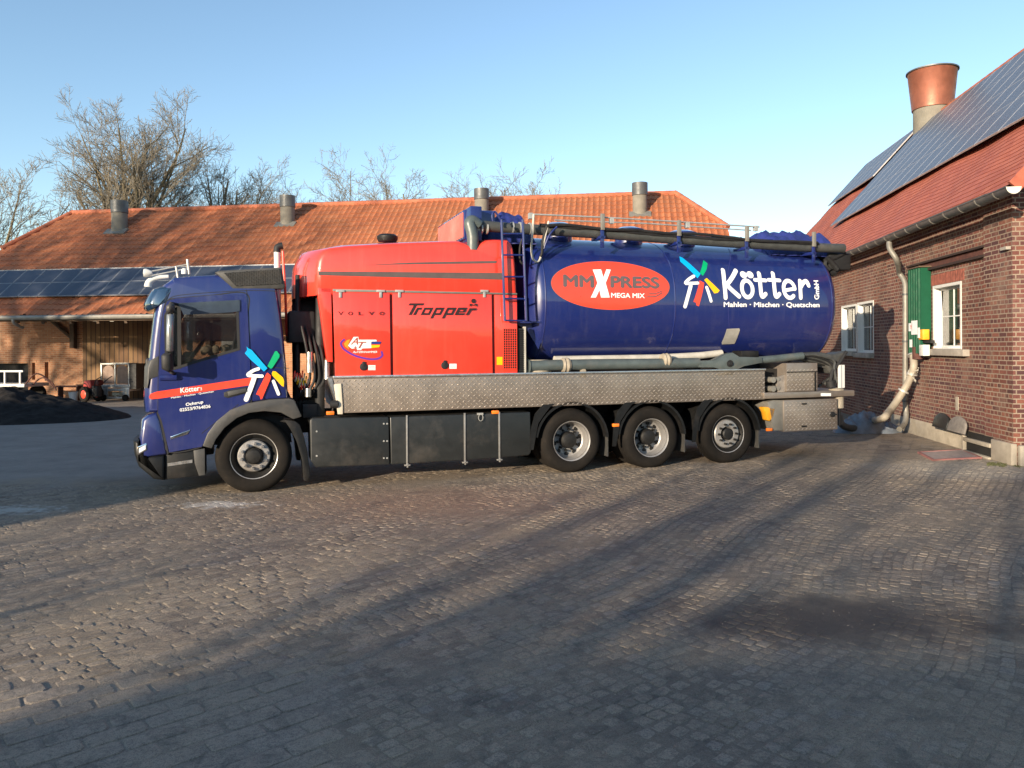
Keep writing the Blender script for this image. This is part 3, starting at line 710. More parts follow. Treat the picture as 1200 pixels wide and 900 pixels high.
b = MB(); b.lathe([(.0, 0), (.055, .0), (.06, .03), (.03, .1), (.0, .11)], (pa[0], .3, pa[1] + .0), axis='x', n=14); b.build('horn_trumpet', M['white'], lb)
b = MB(); b.lathe([(.0, 0), (.04, .0), (.04, .06), (.02, .08), (.0, .08)], (pe[0] - .03, .3, pe[1]), axis='z', n=12); b.build('bar_foot', M['white'], lb)
# mirrors
ma = MB(); p = [vA(q, -.22) for q in [(196, 212), (207, 222), (208, 300), (206, 400), (198, 438)]]
ma.tube([(x, -.22, z) for x, z in smooth_line(p)], .014, 8); q0 = p[0]; ma.tube([(q0[0], -.22, q0[1]), (q0[0] + .06, .02, q0[1])], .02, 8); q1 = p[-1]; ma.tube([(q1[0], -.22, q1[1]), (q1[0] + .02, .0, q1[1] - .03)], .025, 8)
mir = ma.build('side_mirror', M['frame'], truck)
def mirror_case(pts, mat, name):
    b = MB(); o = vA(pts, -.25); b.loft([[(x, y, z) for x, z in inset(o, d)] for y, d in ((-.42, .03), (-.39, .005), (-.3, 0), (-.24, .0), (-.21, .02))]); return b.build(name, mat, mir, sharp=60)
mirror_case([(184, 222), (196, 213), (210, 216), (210, 238), (198, 244), (184, 240)], M['grey_plastic'], 'wide_mirror')
mirror_case([(186, 250), (198, 246), (210, 250), (208, 368), (198, 374), (184, 368)], plain('mirror_case', (.3, .31, .3), .2, .5, coat=.5, var=.2, scale=3), 'mirror_glass')
mirror_case([(168, 384), (176, 376), (204, 374), (206, 430), (194, 440), (170, 428)], M['frame'], 'kerb_mirror')
m2 = dup_tree(mir, truck); m2.scale = (1, -1, 1); m2.location = (0, 2.5, 0)
b = MB(); x, z = vA((150, 452)); b.tube([(x + .05, -.03, z - .02), (x + .25, -.03, z - .02)], .04, 8); b.build('mirror_mount', M['navy'], truck)
# air intake / exhaust stack behind the cab
b = MB(); p = [vA(q, .8) for q in [(552, 330), (550, 200), (548, 92), (547, 42)]]; b.tube([(x, .8, z) for x, z in p], .045, 14); ex = b.build('exhaust_stack', M['white'], truck)
b = MB(); p = [vA(q, .8) for q in [(547, 44), (548, 30), (556, 24), (566, 22)]]; b.tube([(x, .8, z) for x, z in smooth_line(p)], .05, 14); b.build('exhaust_tip', M['frame'], ex)
b = MB(); p = [vA(q, .62) for q in [(566, 40), (569, 100), (575, 185), (579, 320)]]; b.tube([(x, .62, z) for x, z in p], .018, 8); b.build('antenna_rod', M['decal_red'], truck)
# gear behind the cab
b = MB(); o = vA([(586, 236), (672, 238), (676, 342), (584, 342)], .35); b.prism(o, .35, 1.3); b.build('air_filter', M['frame'], truck, bevel=.03)
b = MB(); b.box(.62, .95, .5, 2.0, 1.0, 1.3); b.box(.66, .9, .25, .6, .98, 1.18); b.box(.6, 1.0, .8, 2.2, 1.9, 2.7); b.tube([(.9, .3, 1.0), (.92, .3, 2.75)], .07, 12); b.tube([(.6, .55, .98), (.62, .55, 3.05)], .04, 10); b.tube([(.62, 1.2, .9), (.62, 1.2, 2.9)], .06, 10); b.build('rear_cab_frame', M['frame'], truck, bevel=.01)
cols = ['decal_red', 'skin_cloth', 'decal_yellow', 'skin_cloth', 'decal_red', 'frame', 'frame']
for k, c in enumerate(cols):
    b = MB(); x0, z0 = vA((600 + 6 * k, 445 + 9 * k), .3); pts = []
    for t in range(40): a = t * .62; pts.append((x0 + t * .0035, .3 + .05 * math.cos(a), z0 - .03 - .05 * math.sin(a) + .02 * math.sin(t * .2)))
    b.tube(pts, .011, 6); b.build('coiled_line', M[c], truck)
for q in ((712, 400, 462), (655, 372, 440), (650, 492, 520)):
    b = MB(); x, z = vA((q[0], q[1]), .2); x2, z2 = vA((q[0], q[2]), .2); b.tube([(x, .2, z), (x2, .2, z2)], .045, 14); b.build('air_cylinder', M['bright_metal'], truck)
for k in range(4):
    b = MB(); x, z = vA((640 + 14 * k, 345), .25 + .1 * k); b.tube(smooth_line([(x - .05, .25 + .1 * k, z + .25), (x + .02, .2, z - .1), (x + .06, .22, z - .5), (x - .06, .3, z - .72), (x - .15, .45, z - .8)]), .02, 8); b.build('black_hose', M['frame'], truck)
# cab lettering
cl = Flat().poly(vA([(126, 519), (131, 510), (150, 503), (300, 481), (464, 456), (463, 481), (310, 503), (165, 525), (134, 528), (127, 525)])); cl.lay('red_stripe', M['decal_red'], cab, lambda x, z: -.013)
def up_vec(v, a, b): p, q = v(a), v(b); return (q[0] - p[0], q[1] - p[1])
f = Flat()
def vtext(f, v, body, bl, br, tl, **kw): f.text(body, v(bl), up_vec(v, bl, br), up_vec(v, bl, tl), **kw)
vtext(f, vH, 'Kötter', (292, 340), (590, 300), (288, 262), bold=.02); vtext(f, vH, 'GmbH', (628, 296), (622, 246), (600, 300), bold=.01)
vtext(f, vH, 'Mahlen · Mischen · Quetschen', (147, 432), (810, 330), (142, 402), bold=.015)
vtext(f, vH, 'Ochtrup', (376, 556), (645, 512), (372, 496), bold=.02); vtext(f, vH, '02553/9764826', (282, 628), (758, 566), (278, 580), bold=.02)
f.lay('cab_lettering', M['decal_white'], cab, lambda x, z: -.013, base=.006)
LOGO = {'decal_blue': [[(108, 70), (128, 96), (180, 122), (400, 378), (352, 424), (165, 258), (82, 168), (115, 122)]],
        'decal_green': [[(506, 140), (530, 135), (570, 185), (568, 222), (470, 372), (448, 385), (400, 348)]],
        'decal_yellow': [[(462, 450), (475, 418), (515, 422), (618, 508), (634, 560), (630, 638), (600, 625), (468, 478)]],
        'decal_red': [[(386, 452), (402, 438), (448, 480), (445, 525), (325, 808), (304, 815), (290, 762), (240, 745), (260, 700)]]}
for c, ps in LOGO.items():
    f = Flat(); [f.poly(vG(p)) for p in ps]; f.lay('windmill_sail', M[c], cab, lambda x, z: -.0145, base=.008)
f = Flat(); f.stroke(vG([(272, 386), (200, 412), (125, 470), (200, 484), (325, 488)]), .045); f.stroke(vG([(215, 510), (170, 640), (102, 815)]), .062); f.stroke(vG([(484, 560), (555, 740)]), .042); f.lay('windmill_lines', M['decal_white'], cab, lambda x, z: -.013, base=.006)
b = MB(); b.prism(vA([(196, 660), (199, 650), (262, 628), (253, 643)]), -.022, -.01); em = b.build('model_badge', M['chrome'], cab, bevel=.003)
b = MB(); b.prism(vA([(210, 651), (250, 637), (245, 642), (208, 655)]), -.026, -.02); b.build('badge_inlay', M['frame'], em)

# ---- engine housing (red)
b = MB(); hx0 = vP((372, 320))[0]
o = vB([(131, 236), (133, 140), (137, 110), (146, 88), (162, 72), (182, 64), (240, 58), (400, 48), (560, 42), (640, 40), (668, 46), (690, 60), (715, 60), (728, 48), (748, 38), (780, 35), (822, 35), (836, 45), (845, 66), (852, 120), (858, 236)])
fr_n = 6
def hood_ring(y, d):
    r = []; e = abs(y - 1.25) / 1.25
    for i, (x, z) in enumerate(inset(o, d)):
        bul = .3 * (1 - e ** 2.5) * (1 if i < 5 or i > 20 else max(0, 1 - (i - 4) * .3) if i < 8 else 0)
        zz = z + .12 * (1 - e ** 2) * (1 if 5 < i < 17 else .4 if i in (4, 5, 17) else 0)
        if 10 <= i <= 13 and e < .8: zz = max(zz, o[8][1] + .05)
        r.append((x - bul, y, zz))
    return r
b.loft([hood_ring(y, d) for y, d in ((0, .05), (.012, .022), (.04, .005), (.09, 0), (.2, 0), (.27, 0), (.5, 0), (.9, 0), (1.25, 0), (1.6, 0), (2., 0), (2.3, 0), (2.41, 0), (2.46, .005), (2.488, .022), (2.5, .05))])
hood = b.build('engine_hood', M['red'], truck, sharp=55)
f = Flat().poly(vB([(134, 149), (400, 151), (806, 155), (806, 179), (400, 170), (134, 163)])); f.poly(vB([(300, 126), (460, 117), (700, 112), (782, 111), (780, 119), (600, 122), (420, 124)])); f.lay('grey_stripe', plain('decal_stripe', (.10, .075, .07), .45), hood)
b = MB(); o2 = vB([(186, 220), (858, 236), (858, 522), (196, 530)]); b.prism(o2, .035, 2.46); body = b.build('engine_housing', M['rear_red'], truck)
b = MB(); b.prism(vB([(131, 208), (181, 208), (183, 300), (187, 480), (166, 477), (158, 420), (142, 300), (132, 236)]), 0., .4); sk = b.build('hood_side_trim', M['red'], truck, bevel=.012); dup(sk, truck).location = (0, 2.1, 0)
def panel(name, pts, par=truck):
    b = MB(); b.prism(vB(pts), 0.0, .03); return b.build(name, M['red'], par, bevel=.006)
d1 = panel('engine_door', [(186, 224), (393, 228), (397, 527), (196, 530)])
d2 = panel('engine_door', [(403, 228), (764, 233), (768, 523), (407, 527)])
d3 = panel('vent_panel', [(774, 234), (856, 236), (858, 520), (778, 522)])
b = MB(); b.prism(vB([(186, 213), (856, 228), (856, 234), (186, 222)]), -.008, .03); b.build('door_rail', M['pale_zinc'], truck, bevel=.003)
for dd, cx in ((d1, 213), (d1, 360), (d2, 428), (d2, 737)):
    b = MB(); x, z = vB((cx, 222)); b.box(x - .06, x + .06, -.022, .0, z - .012, z + .022); b.box(x - .018, x + .018, -.016, .0, z - .09, z); b.build('hinge', M['galv'], dd, bevel=.004)
for dd, cx, cy in ((d1, 298, 496), (d2, 593, 491)):
    b = MB(); x, z = vB((cx, cy)); b.lathe([(0, -.02), (.05, -.018), (.056, -.005), (.056, .0), (0, 0)], (x, 0, z), n=24); b.box(x - .02, x + .02, -.022, .0, z, z + .075); la = b.build('latch', M['frame'], dd, bevel=.003)
    f = Flat().poly(vB([(cx + 17, cy - 6), (cx + 43, cy - 6), (cx + 43, cy + 12), (cx + 17, cy + 12)])); f.lay('latch_sticker', M['decal_white'], dd)
    f = Flat(); [f.poly(vB([(cx + 19, cy - 3 + 5 * k), (cx + 40, cy - 3 + 5 * k), (cx + 40, cy - 1 + 5 * k), (cx + 19, cy - 1 + 5 * k)])) for k in range(3)]; f.lay('sticker_print', plain('print_grey', (.45, .3, .3), .6), dd, base=.006)
# vent grid: bars over a dark field
g0 = vB((806, 358)); g1 = vB((855, 502)); f = Flat().poly([(g0[0], g0[1]), (g1[0], g0[1]), (g1[0], g1[1]), (g0[0], g1[1])]); vb = f.lay('vent_field', M['rear_red'], d3)
b = MB(); nx, nz = 6, 17
for k in range(nx + 1): x = g0[0] + (g1[0] - g0[0]) * k / nx; b.box(x - .003, x + .003, -.012, -.002, g1[1], g0[1])
for k in range(nz + 1): z = g0[1] + (g1[1] - g0[1]) * k / nz; b.box(g0[0], g1[0], -.0105, -.0035, z - .003, z + .003)
b.build('vent_grid', M['red'], vb)
f = Flat(); 
for i in range(nx):
    for k in range(nz):
        xa = g0[0] + (g1[0] - g0[0]) * i / nx; za = g0[1] + (g1[1] - g0[1]) * k / nz; w_, h_ = (g1[0] - g0[0]) / nx, (g1[1] - g0[1]) / nz
        f.poly([(xa + w_ * .18, za + h_ * .18), (xa + w_ * .82, za + h_ * .18), (xa + w_ * .82, za + h_ * .82), (xa + w_ * .18, za + h_ * .82)])
f.lift = [0] * len(f.v); f.lay('vent_holes', M['dark'], vb, base=.005)
f = Flat().poly(vB([(782, 460), (803, 460), (803, 489), (782, 489)])); f.lay('warning_sticker', M['decal_yellow'], d3)
b = MB(); b.box(*[*[vB((862, 360))[0], vB((882, 360))[0]], .03, .6, vB((862, 525))[1], vB((862, 356))[1]]); b.build('radiator_side', M['frame'], truck)
b = MB()
for k in range(24): z = vB((862, 362 + k * 6.8))[1]; b.box(vB((863, 360))[0], vB((881, 360))[0], .01, .028, z - .008, z + .002)
b.build('radiator_fins', M['plastic'], truck)
b = MB(); x, z = vB((883, 350)); x2, z2 = vB((886, 525)); b.box(x, x + .03, .02, .08, z2, z); b.build('corner_post', M['pale_tube'], truck)
x, z = vB((385, 48), .8); b = MB(); b.lathe([(0, -.05), (.14, -.05), (.16, -.01), (.16, .03), (.12, .06), (0, .07)], (x, .8, z + .08), axis='z', n=28); b.build('filler_cap', M['plastic'], truck)
# housing lettering
f = Flat()
for k, cx in enumerate((207, 242, 280, 318, 356)):     # widely spaced serif capitals
    L = 'VOLVO'[k]; a = lambda x, y: vB((cx + x, 308 - y))
    f.text(L, a(0, 0), up_vec(vB, (cx, 308), (cx + 17, 308)), up_vec(vB, (cx, 308), (cx, 296)), bold=.035)
    if L in 'VL':
        for xx in ((0, 17) if L == 'V' else (0,)):
            f.poly([a(xx - 3, 12.5), a(xx + 3, 12.5), a(xx + 3, 11), a(xx - 3, 11)])
f.lay('door_lettering', plain('dark_red_print', (.10, .004, .004), .5), d1)
f = Flat()
T_ = lambda *ps: f.poly(vJ(list(ps)))
T_((118, 184), (330, 184), (312, 216), (222, 216), (150, 350), (104, 350), (176, 216), (104, 216))                          # T
T_((228, 245), (300, 245), (286, 276), (246, 276), (210, 350), (166, 350), (206, 276))                                         # r
def para(x, y0, y1, w, hole=True, tail=0):
    s = .53
    p = lambda xx, yy: (x + xx + (350 - yy) * s, yy)
    T_(p(0, 350), p(0, 245), p(34, 245), p(34, 350)); T_(p(w - 34, 350), p(w - 34, 245), p(w, 245), p(w, 350))
    T_(p(34, 276), p(34, 245), p(w - 34, 245), p(w - 34, 276)); T_(p(34, 350), p(34, 322), p(w - 34, 322), p(w - 34, 350))
    if tail: T_(p(0, 398), p(0, 350), p(36, 350), p(36, 398))
para(272, 0, 0, 128); para(432, 0, 0, 124, tail=1); para(594, 0, 0, 128, tail=1)
s_ = .53; p = lambda xx, yy: (748 + xx + (350 - yy) * s_, yy)
T_(p(0, 350), p(0, 245), p(36, 245), p(36, 350)); T_(p(36, 276), p(36, 245), p(126, 245), p(126, 276)); T_(p(36, 350), p(36, 324), p(138, 324), p(126, 350)); T_(p(90, 312), p(90, 276), p(126, 276), p(126, 312)); T_(p(36, 312), p(36, 296), p(90, 296), p(90, 312))
T_((958, 255), (1062, 255), (1048, 284), (984, 284), (940, 352), (902, 352), (946, 284))
f.poly([tuple(Vector(vJ((1014, 152))) + Vector((math.cos(t), math.sin(t))) * abs(vJ((1014, 120))[1] - vJ((1014, 152))[1])) for t in [2 * math.pi * k / 24 for k in range(24)]])
T_((958, 192), (985, 192), (1014, 208), (1043, 192), (1068, 192), (1064, 238), (1044, 214), (982, 214), (962, 238))
f.lay('maker_lettering', M['decal_black'], d2)
f = Flat(); f.stroke(vI([(215, 215), (160, 265), (165, 330), (230, 410), (400, 510), (600, 570), (760, 588), (880, 570), (945, 520), (935, 450)]), .028); f.lay('logo_ring', M['decal_violet'], d1)
f = Flat().poly(vI([(330, 205), (260, 230), (215, 290), (235, 345), (310, 400), (290, 330), (310, 270)])); f.lay('logo_swoosh', M['decal_orange'], d1)
f = Flat().poly(vI([(290, 330), (400, 160), (490, 160), (495, 215), (830, 215), (845, 245), (735, 250), (735, 375), (570, 380), (545, 405), (470, 410), (450, 385), (360, 385)])); f.lay('logo_field', M['decal_white'], d1, base=.005)
f = Flat().poly(vI([(745, 250), (930, 250), (905, 298), (735, 298)])); f.lay('logo_blue_bar', plain('logo_blue', (.015, .03, .2), .45), d1, base=.007)
f = Flat().poly(vI([(735, 315), (905, 315), (885, 358), (735, 375)])); f.lay('logo_yellow_bar', M['decal_yellow'], d1, base=.007)
f = Flat(); vtext(f, vI, 'A', (345, 305), (480, 305), (345, 175), bold=.02, shear=.4); vtext(f, vI, 'T', (490, 375), (640, 375), (490, 255), bold=.02, shear=.4); vtext(f, vI, '+', (400, 400), (460, 400), (400, 340), bold=.03); f.lay('logo_letters', plain('logo_brown', (.35, .08, .05), .5), d1, base=.0075)
f = Flat(); vtext(f, vI, 'AuTZENHAMMER', (385, 468), (850, 468), (385, 430), bold=.02, shear=.2); f.lay('logo_name', M['decal_white'], d1)

# ---- aluminium deck with raised tread bars
def tread(mb, x0, x1, z0, z1, y, inside=None):
    k = 0; z = z0 + .035
    while z < z1 - .02:
        x = x0 + .03 + (k % 2) * .042
        while x < x1 - .02:
            i = int(round((x - x0) / .042)); sg = 1 if (k % 2) == 0 else -1
            if inside is None or inpoly((x, z), inside):
                dx, dz = .027, .017 * sg; w_ = .0085
                nx, nz = -dz / math.hypot(dx, dz) * w_, dx / math.hypot(dx, dz) * w_
                mb.add([(x - dx, y, z - dz), (x + nx, y, z + nz), (x + dx, y, z + dz), (x - nx, y, z - nz), (x, y - .009, z)], [(0, 1, 4), (1, 2, 4), (2, 3, 4), (3, 0, 4)])
            x += .084
        z += .042; k += 1
dk = vP([(390, 444), (401, 485.5), (640, 478.3), (886, 467.5), (895, 461), (898, 441), (898, 441), (650, 441)])
zt, zb_ = 1.575, 1.055; xl, xr = vP((401, 485))[0], vD((876, 190))[0]
deck_o = [(xl - .14, zt), (xl, zb_), (xr, zb_), (xr, zt)]
b = MB(); b.prism(deck_o, 0, 2.5); deck = b.build('side_deck', M['aluminium'], truck, bevel=.012)
b = MB(); tread(b, xl - .1, xr, zb_, zt, -.0005, deck_o); b.build('tread_pattern', M['tread_bar'], deck, sharp=10)
b = MB(); b.box(xl - .13, xr, -.035, -.001, zt - .025, zt + .012); b.build('deck_edge', M['bright_metal'], deck, bevel=.008)
b = MB(); b.prism([(xl - .2, zt - .02), (xl - .02, zb_), (xl - .006, zb_), (xl - .145, zt)], -.012, 2.3); b.build('deck_end_plate', M['bright_metal'], deck)
# tail: boxed locker with valves, ledge, lower locker
x0 = xr; xe = vD((1052, 150))[0]; lz0 = vD((1000, 196))[1]; lz1 = vD((1000, 101))[1]
xv = vD((948, 170))[0]
b = MB(); b.box(xv, xe, .0, 2.5, lz0, lz1); lock = b.build('tail_locker', M['aluminium'], truck, bevel=.012)
b = MB(); tread(b, xv, xe, lz0, lz1 - .1, -.0005); b.build('tread_pattern', M['tread_bar'], lock, sharp=10)
b = MB(); zz = vD((1000, 132))[1]; b.box(xv, xe, -.02, -.001, zz, zz + .014); b.box(xe - .07, xe - .045, -.012, -.001, lz0, zz); b.build('locker_lip', M['plastic'], lock)
b = MB(); b.box(x0, xv, .25, 2.5, lz0, lz1 - .1); b.build('valve_recess', M['dark'], truck)
for cy in (157, 187):
    b = MB(); x, z = vD((892, cy), .1); b.tube([(x, .0, z), (x, .3, z)], .05, 18); b.tube([(x - .05, .06, z), (x + .14, .06, z + .01)], .03, 12); b.tube([(x + .12, .03, z + .01), (x + .12, .2, z + .01)], .035, 14); b.build('coupling_valve', M['pale_zinc'], truck)
b = MB(); o = vD([(944, 140), (952, 146), (953, 196), (920, 200), (915, 150)], .05); b.prism(o, .05, .1); b.build('valve_guard', M['wood_grey'], truck)
lx0, lx1 = vD((870, 210))[0], vD((1172, 205))[0]; b = MB(); b.box(lx0, lx1, -.03, 2.52, vD((1000, 217))[1], vD((1000, 197))[1]); led = b.build('tail_ledge', M['aluminium'], truck, bevel=.012)
f = Flat().poly(vD([(1058, 202), (1092, 202), (1092, 211), (1058, 211)])); f.lay('white_reflector', M['decal_white'], led, lambda x, z: -.03)
tx0, tx1 = vD((939, 280))[0], vD((1119, 280))[0]; tz0, tz1 = vD((1000, 329))[1], vD((1000, 224))[1]
b = MB(); b.box(tx0, tx1, .0, 2.5, tz0, tz1); tl = b.build('lower_locker', M['aluminium'], truck, bevel=.01)
b = MB(); tread(b, tx0 + .02, tx1, tz0, tz1, -.0005); b.build('tread_pattern', M['tread_bar'], tl, sharp=10)
b = MB(); b.prism(vD([(888, 232), (906, 226), (939, 226), (939, 328), (906, 328), (902, 300)]), .02, .5); b.build('locker_cheek', M['pale_zinc'], tl, bevel=.006)
b = MB(); x, z = vD((1101, 273)); b.lathe([(0, -.03), (.045, -.028), (.05, 0), (0, 0)], (x, 0, z), n=20); b.box(x - .03, x + .07, -.036, -.02, z - .012, z + .012); b.build('latch', M['frame'], tl)
for cy in (238, 313):
    b = MB(); x, z = vD((1003, cy)); b.box(x - .03, x + .07, -.014, 0, z - .012, z + .012); b.build('hinge', M['plastic'], tl)
b = MB(); x, z = vD((1136, 215)); z2 = vD((1136, 253))[1]; b.lathe([(0, 0), (.085, .0), (.085, z - z2), (0, z - z2)], (x, .1, z2), axis='z', n=24); b.lathe([(0, 0), (.13, 0), (.13, .02), (.08, .05), (.0, .05)], (x - .03, .12, vD((1136, 190))[1] - .02), axis='z', n=24); b.build('pivot_bush', M['flange'], truck)
b = MB(); x, z = vD((1131, 185)); z2 = vD((1131, 108))[1]; b.box(x - .02, x + .02, .02, .06, z, z2); b.box(x + .02, x + .12, .05, .09, z, z2); b.build('upright_bar', M['white'], truck)
b = MB(); x, z = vD((1136, 255)); b.tube([(x, .12, z), (x, .12, z - .3)], .05, 12); b.box(x - .12, x + .1, .1, 2.3, .55, .72); b.build('drain_outlet', M['frame'], truck)
b = MB(); b.prism(vN([(108, 538), (130, 533), (205, 545), (190, 610), (160, 650), (140, 640), (128, 580)]), .02, .16); b.build('wheel_chock', M['yellow'], truck, bevel=.012)
# marker lamps
for v, pt in ((vB, (177, 664)), (vB, (777, 661)), (vD, (376, 309)), (vD, (890, 324)), (vD, (620, 240))):
    if pt == (620, 240): continue
    b = MB(); x, z = v(pt); b.box(x - .055, x + .055, -.02, .03, z - .026, z + .026); b.build('marker_lamp', M['orange_lamp'], truck, bevel=.01)
b = MB(); x, z = vB((190, 632)); b.lathe([(0, -.1), (.05, -.1), (.06, .0), (.02, .02), (0, .02)], (x + .05, .0, z), axis='x', n=16); b.tube([(x, 0, z), (x - .02, .02, z - .1)], .012, 6); b.build('work_lamp', M['frame'], truck)
b = MB(); b.prism(vB([(190, 560), (216, 556), (222, 640), (222, 668), (204, 668)]), -.02, .02); b.build('pale_end_plate', plain('cream_plate', (.6, .53, .42), .6), truck, bevel=.004)

# ---- side skirts with straps
sk1 = vB([(103, 690), (112, 682), (390, 678), (394, 852), (124, 862), (106, 838)])
b = MB(); b.prism(sk1, .0, .5); s1 = b.build('side_skirt', M['skirt'], truck, bevel=.018, seg=3)
sk2 = vB([(394, 678), (640, 670), (905, 660), (908, 806), (900, 818), (700, 834), (398, 852)])
b = MB(); b.prism(sk2, .0, .5); s2 = b.build('fuel_tank', M['skirt'], truck, bevel=.018, seg=3)
for (xa, xb, y0, y1) in ((452, 462, 672, 856), (662, 672, 664, 846), (788, 797, 660, 836)):
    b = MB(); pa, pb = vB((xa, y0)), vB((xb, y1)); b.box(pa[0], pb[0] - .01, -.016, .0, pb[1], pa[1]); x = (pa[0] + pb[0]) / 2; b.box(x - .045, x + .04, -.02, .02, pb[1] + .0, pb[1] + .022); b.box(x - .01, x + .01, -.02, .01, pb[1] - .025, pb[1] + .04); b.build('tank_strap', plain('strap_grey', (.24, .235, .225), .5, .3, var=.2, scale=8, dirt=(.15, .13, .11)), s2, bevel=.004)
b = MB()
for px_, py_ in ((128, 731), (128, 820), (372, 703), (372, 766), (372, 828), (384, 703), (384, 766), (384, 828)):
    x, z = vB((px_, py_)); b.lathe([(0, -.008), (.012, -.006), (.014, 0), (0, 0)], (x, 0, z), n=10)
b.build('skirt_bolts', M['galv'], s1)
b = MB(); x, z = vB((722, 668)); pts = [(x + .035 * math.cos(t), -.03, z - .05 + .05 * math.sin(t)) for t in [2 * math.pi * k / 16 for k in range(17)]]; b.tube(pts, .005, 5); b.box(x - .05, x + .04, -.03, .0, z - .01, z + .02); b.build('tie_ring', M['galv'], truck)

# ---- rear mudguards
def mudguard(u, zc, a0, a1, last):
    b = MB(); Ro, Ri = .62, .585; n = 26; rings = []
    for k in range(n + 1):
        a = R(a0 + (a1 - a0) * k / n); c, s_ = math.cos(a), math.sin(a)
        rings.append([(u + Ro * c, .0, zc + Ro * s_), (u + Ro * c, .68, zc + Ro * s_), (u + Ri * c, .68, zc + Ri * s_), (u + Ri * c, .0, zc + Ri * s_)])
    b.loft(rings); x = u + .6 * math.cos(R(a0)); z = zc + .6 * math.sin(R(a0))
    g = b.build('rear_mudguard', M['plastic'], truck, bevel=.0)
    b = MB(); x = u + .63; b.box(x, x + .015, .08, .42, .22, zc + .12); b.build('mud_flap', M['grey_plastic'], g)
    b = MB(); a = R(165); b.prism([(u - .66, zc - .1), (u - .58, zc + .3), (u - .45, zc + .47), (u - .38, zc + .55), (u - .3, zc + .6), (u - .5, zc + .585), (u - .63, zc + .45), (u - .7, zc + .2), (u - .72, zc - .1)], -.012, .01); b.build('guard_edge', M['plastic'], g)
    return g
for (u, zc, k) in AX[1:]: g = mudguard(u, zc, 4, 172, k == 'flat'); dup_tree(g, truck).location = (0, 1.82, 0)

# ---- the tank
zc_, hz, hy, nn = 2.70, 1.11, 1.25, 2.25
def tank_y(x, z):
    t = min(.999, abs((z - zc_) / hz)); return hy - hy * (1 - t ** nn) ** (1 / nn)
def tank_ring(x, sc, n=64):
    r = []
    for k in range(n):
        a = 2 * math.pi * k / n; c, s_ = math.cos(a), math.sin(a)
        r.append((x, hy + hy * sc * math.copysign(abs(c) ** (2 / nn), c), zc_ + hz * sc * math.copysign(abs(s_) ** (2 / nn), s_)))
    return r
xL, xR = 4.28, TF.at(954, 295, .7)[0] - .2
caps = [(.37, .02), (.35, .3), (.32, .5), (.28, .66), (.235, .79), (.185, .885), (.13, .945), (.07, .983), (.03, .996), (0, 1.)]
b = MB(); b.loft([tank_ring(xL - d, s_) for d, s_ in caps] + [tank_ring(xL + (xR - xL) * k / 8, 1.) for k in range(1, 8)] + [tank_ring(xR + d, s_) for d, s_ in caps[::-1]])
tank = b.build('tank', M['navy'], truck, sharp=60)
def onto(v, pts):                                       # read marks on the curved flank
    single = isinstance(pts[0], (int, float)); P = [pts] if single else pts; r = []
    for p in P:
        off = 0.
        for _ in range(8): q = v(p, off); off = tank_y(*q)
        r.append(q)
    return r[0] if single else r
tv = lambda v: (lambda pts: onto(v, pts))
el0, el1, elt, elb = onto(vC, (160, 292)), onto(vC, (555, 304)), onto(vC, (362, 219)), onto(vC, (370, 380))
cx, cz = (el0[0] + el1[0]) / 2, (elt[1] + elb[1]) / 2; ea, eb = (el1[0] - el0[0]) / 2, (elt[1] - elb[1]) / 2
def ellipse(s_): return [(cx + ea * s_ * math.cos(t), cz + eb * s_ * math.sin(t)) for t in [2 * math.pi * k / 72 for k in range(72)]]
Flat().poly(ellipse(1.012)).lay('oval_rim', M['decal_grey'], tank, tank_y, base=.003, step=.04)
Flat().poly(ellipse(1.0)).lay('red_oval', M['decal_red'], tank, tank_y, base=.005, step=.04)
vo_ = tv(vO); f = Flat()
vtext(f, vo_, 'MM', (272, 270), (500, 277), (270, 182), bold=.055); vtext(f, vo_, 'PRESS', (640, 277), (1012, 285), (638, 192), bold=.055)
f.stroke(vo_([(920, 352), (985, 348), (1035, 320)]), .014); f.stroke(vo_([(935, 325), (985, 325), (1030, 308)]), .012)
f.lay('oval_lettering', M['decal_grey'], tank, tank_y, base=.007, step=.05)
f = Flat(); f.poly(vo_([(495, 140), (560, 138), (578, 200), (602, 138), (636, 140), (596, 245), (628, 358), (560, 358), (548, 300), (520, 358), (480, 358), (532, 245)])); vtext(f, vo_, 'MEGA MIX', (640, 358), (900, 362), (640, 322), bold=.03)
f.lay('oval_white_letters', M['decal_white'], tank, tank_y, base=.009, step=.05)
vf = tv(vF)
for c, ps in {'decal_blue': [(38, 66), (58, 74), (195, 196), (172, 228), (44, 104)], 'decal_green': [(215, 94), (246, 118), (240, 160), (212, 210), (190, 188)],
              'decal_yellow': [(222, 240), (240, 226), (336, 318), (322, 336), (296, 340)], 'decal_red': [(188, 244), (222, 262), (182, 436), (164, 428), (160, 408), (142, 402)]}.items():
    Flat().poly(vf(ps)).lay('windmill_sail', M[c], tank, tank_y, step=.05)
f = Flat(); f.stroke(vf([(145, 212), (112, 232), (82, 264), (120, 265), (175, 263)]), .05); f.stroke(vf([(122, 282), (104, 350), (80, 436)]), .066); f.stroke(vf([(240, 296), (272, 396)]), .055)
f.lay('windmill_lines', M['decal_white'], tank, tank_y, step=.05)
W_ = .076; f = Flat()
f.stroke(vf([(360, 168), (370, 260), (380, 372)]), W_); f.stroke(vf([(455, 172), (420, 235), (380, 285)]), W_); f.stroke(vf([(385, 275), (430, 318), (480, 362)]), W_)
co = vf([(540, 306)])[0]; rx = abs(vf((590, 306))[0] - vf((494, 306))[0]) / 2 * .82; rz = abs(vf((540, 238))[1] - vf((540, 372))[1]) / 2 * .92
f.stroke([(co[0] + rx * math.cos(t), co[1] + rz * math.sin(t)) for t in [2 * math.pi * k / 36 for k in range(36)]], W_ * .95, closed=True)
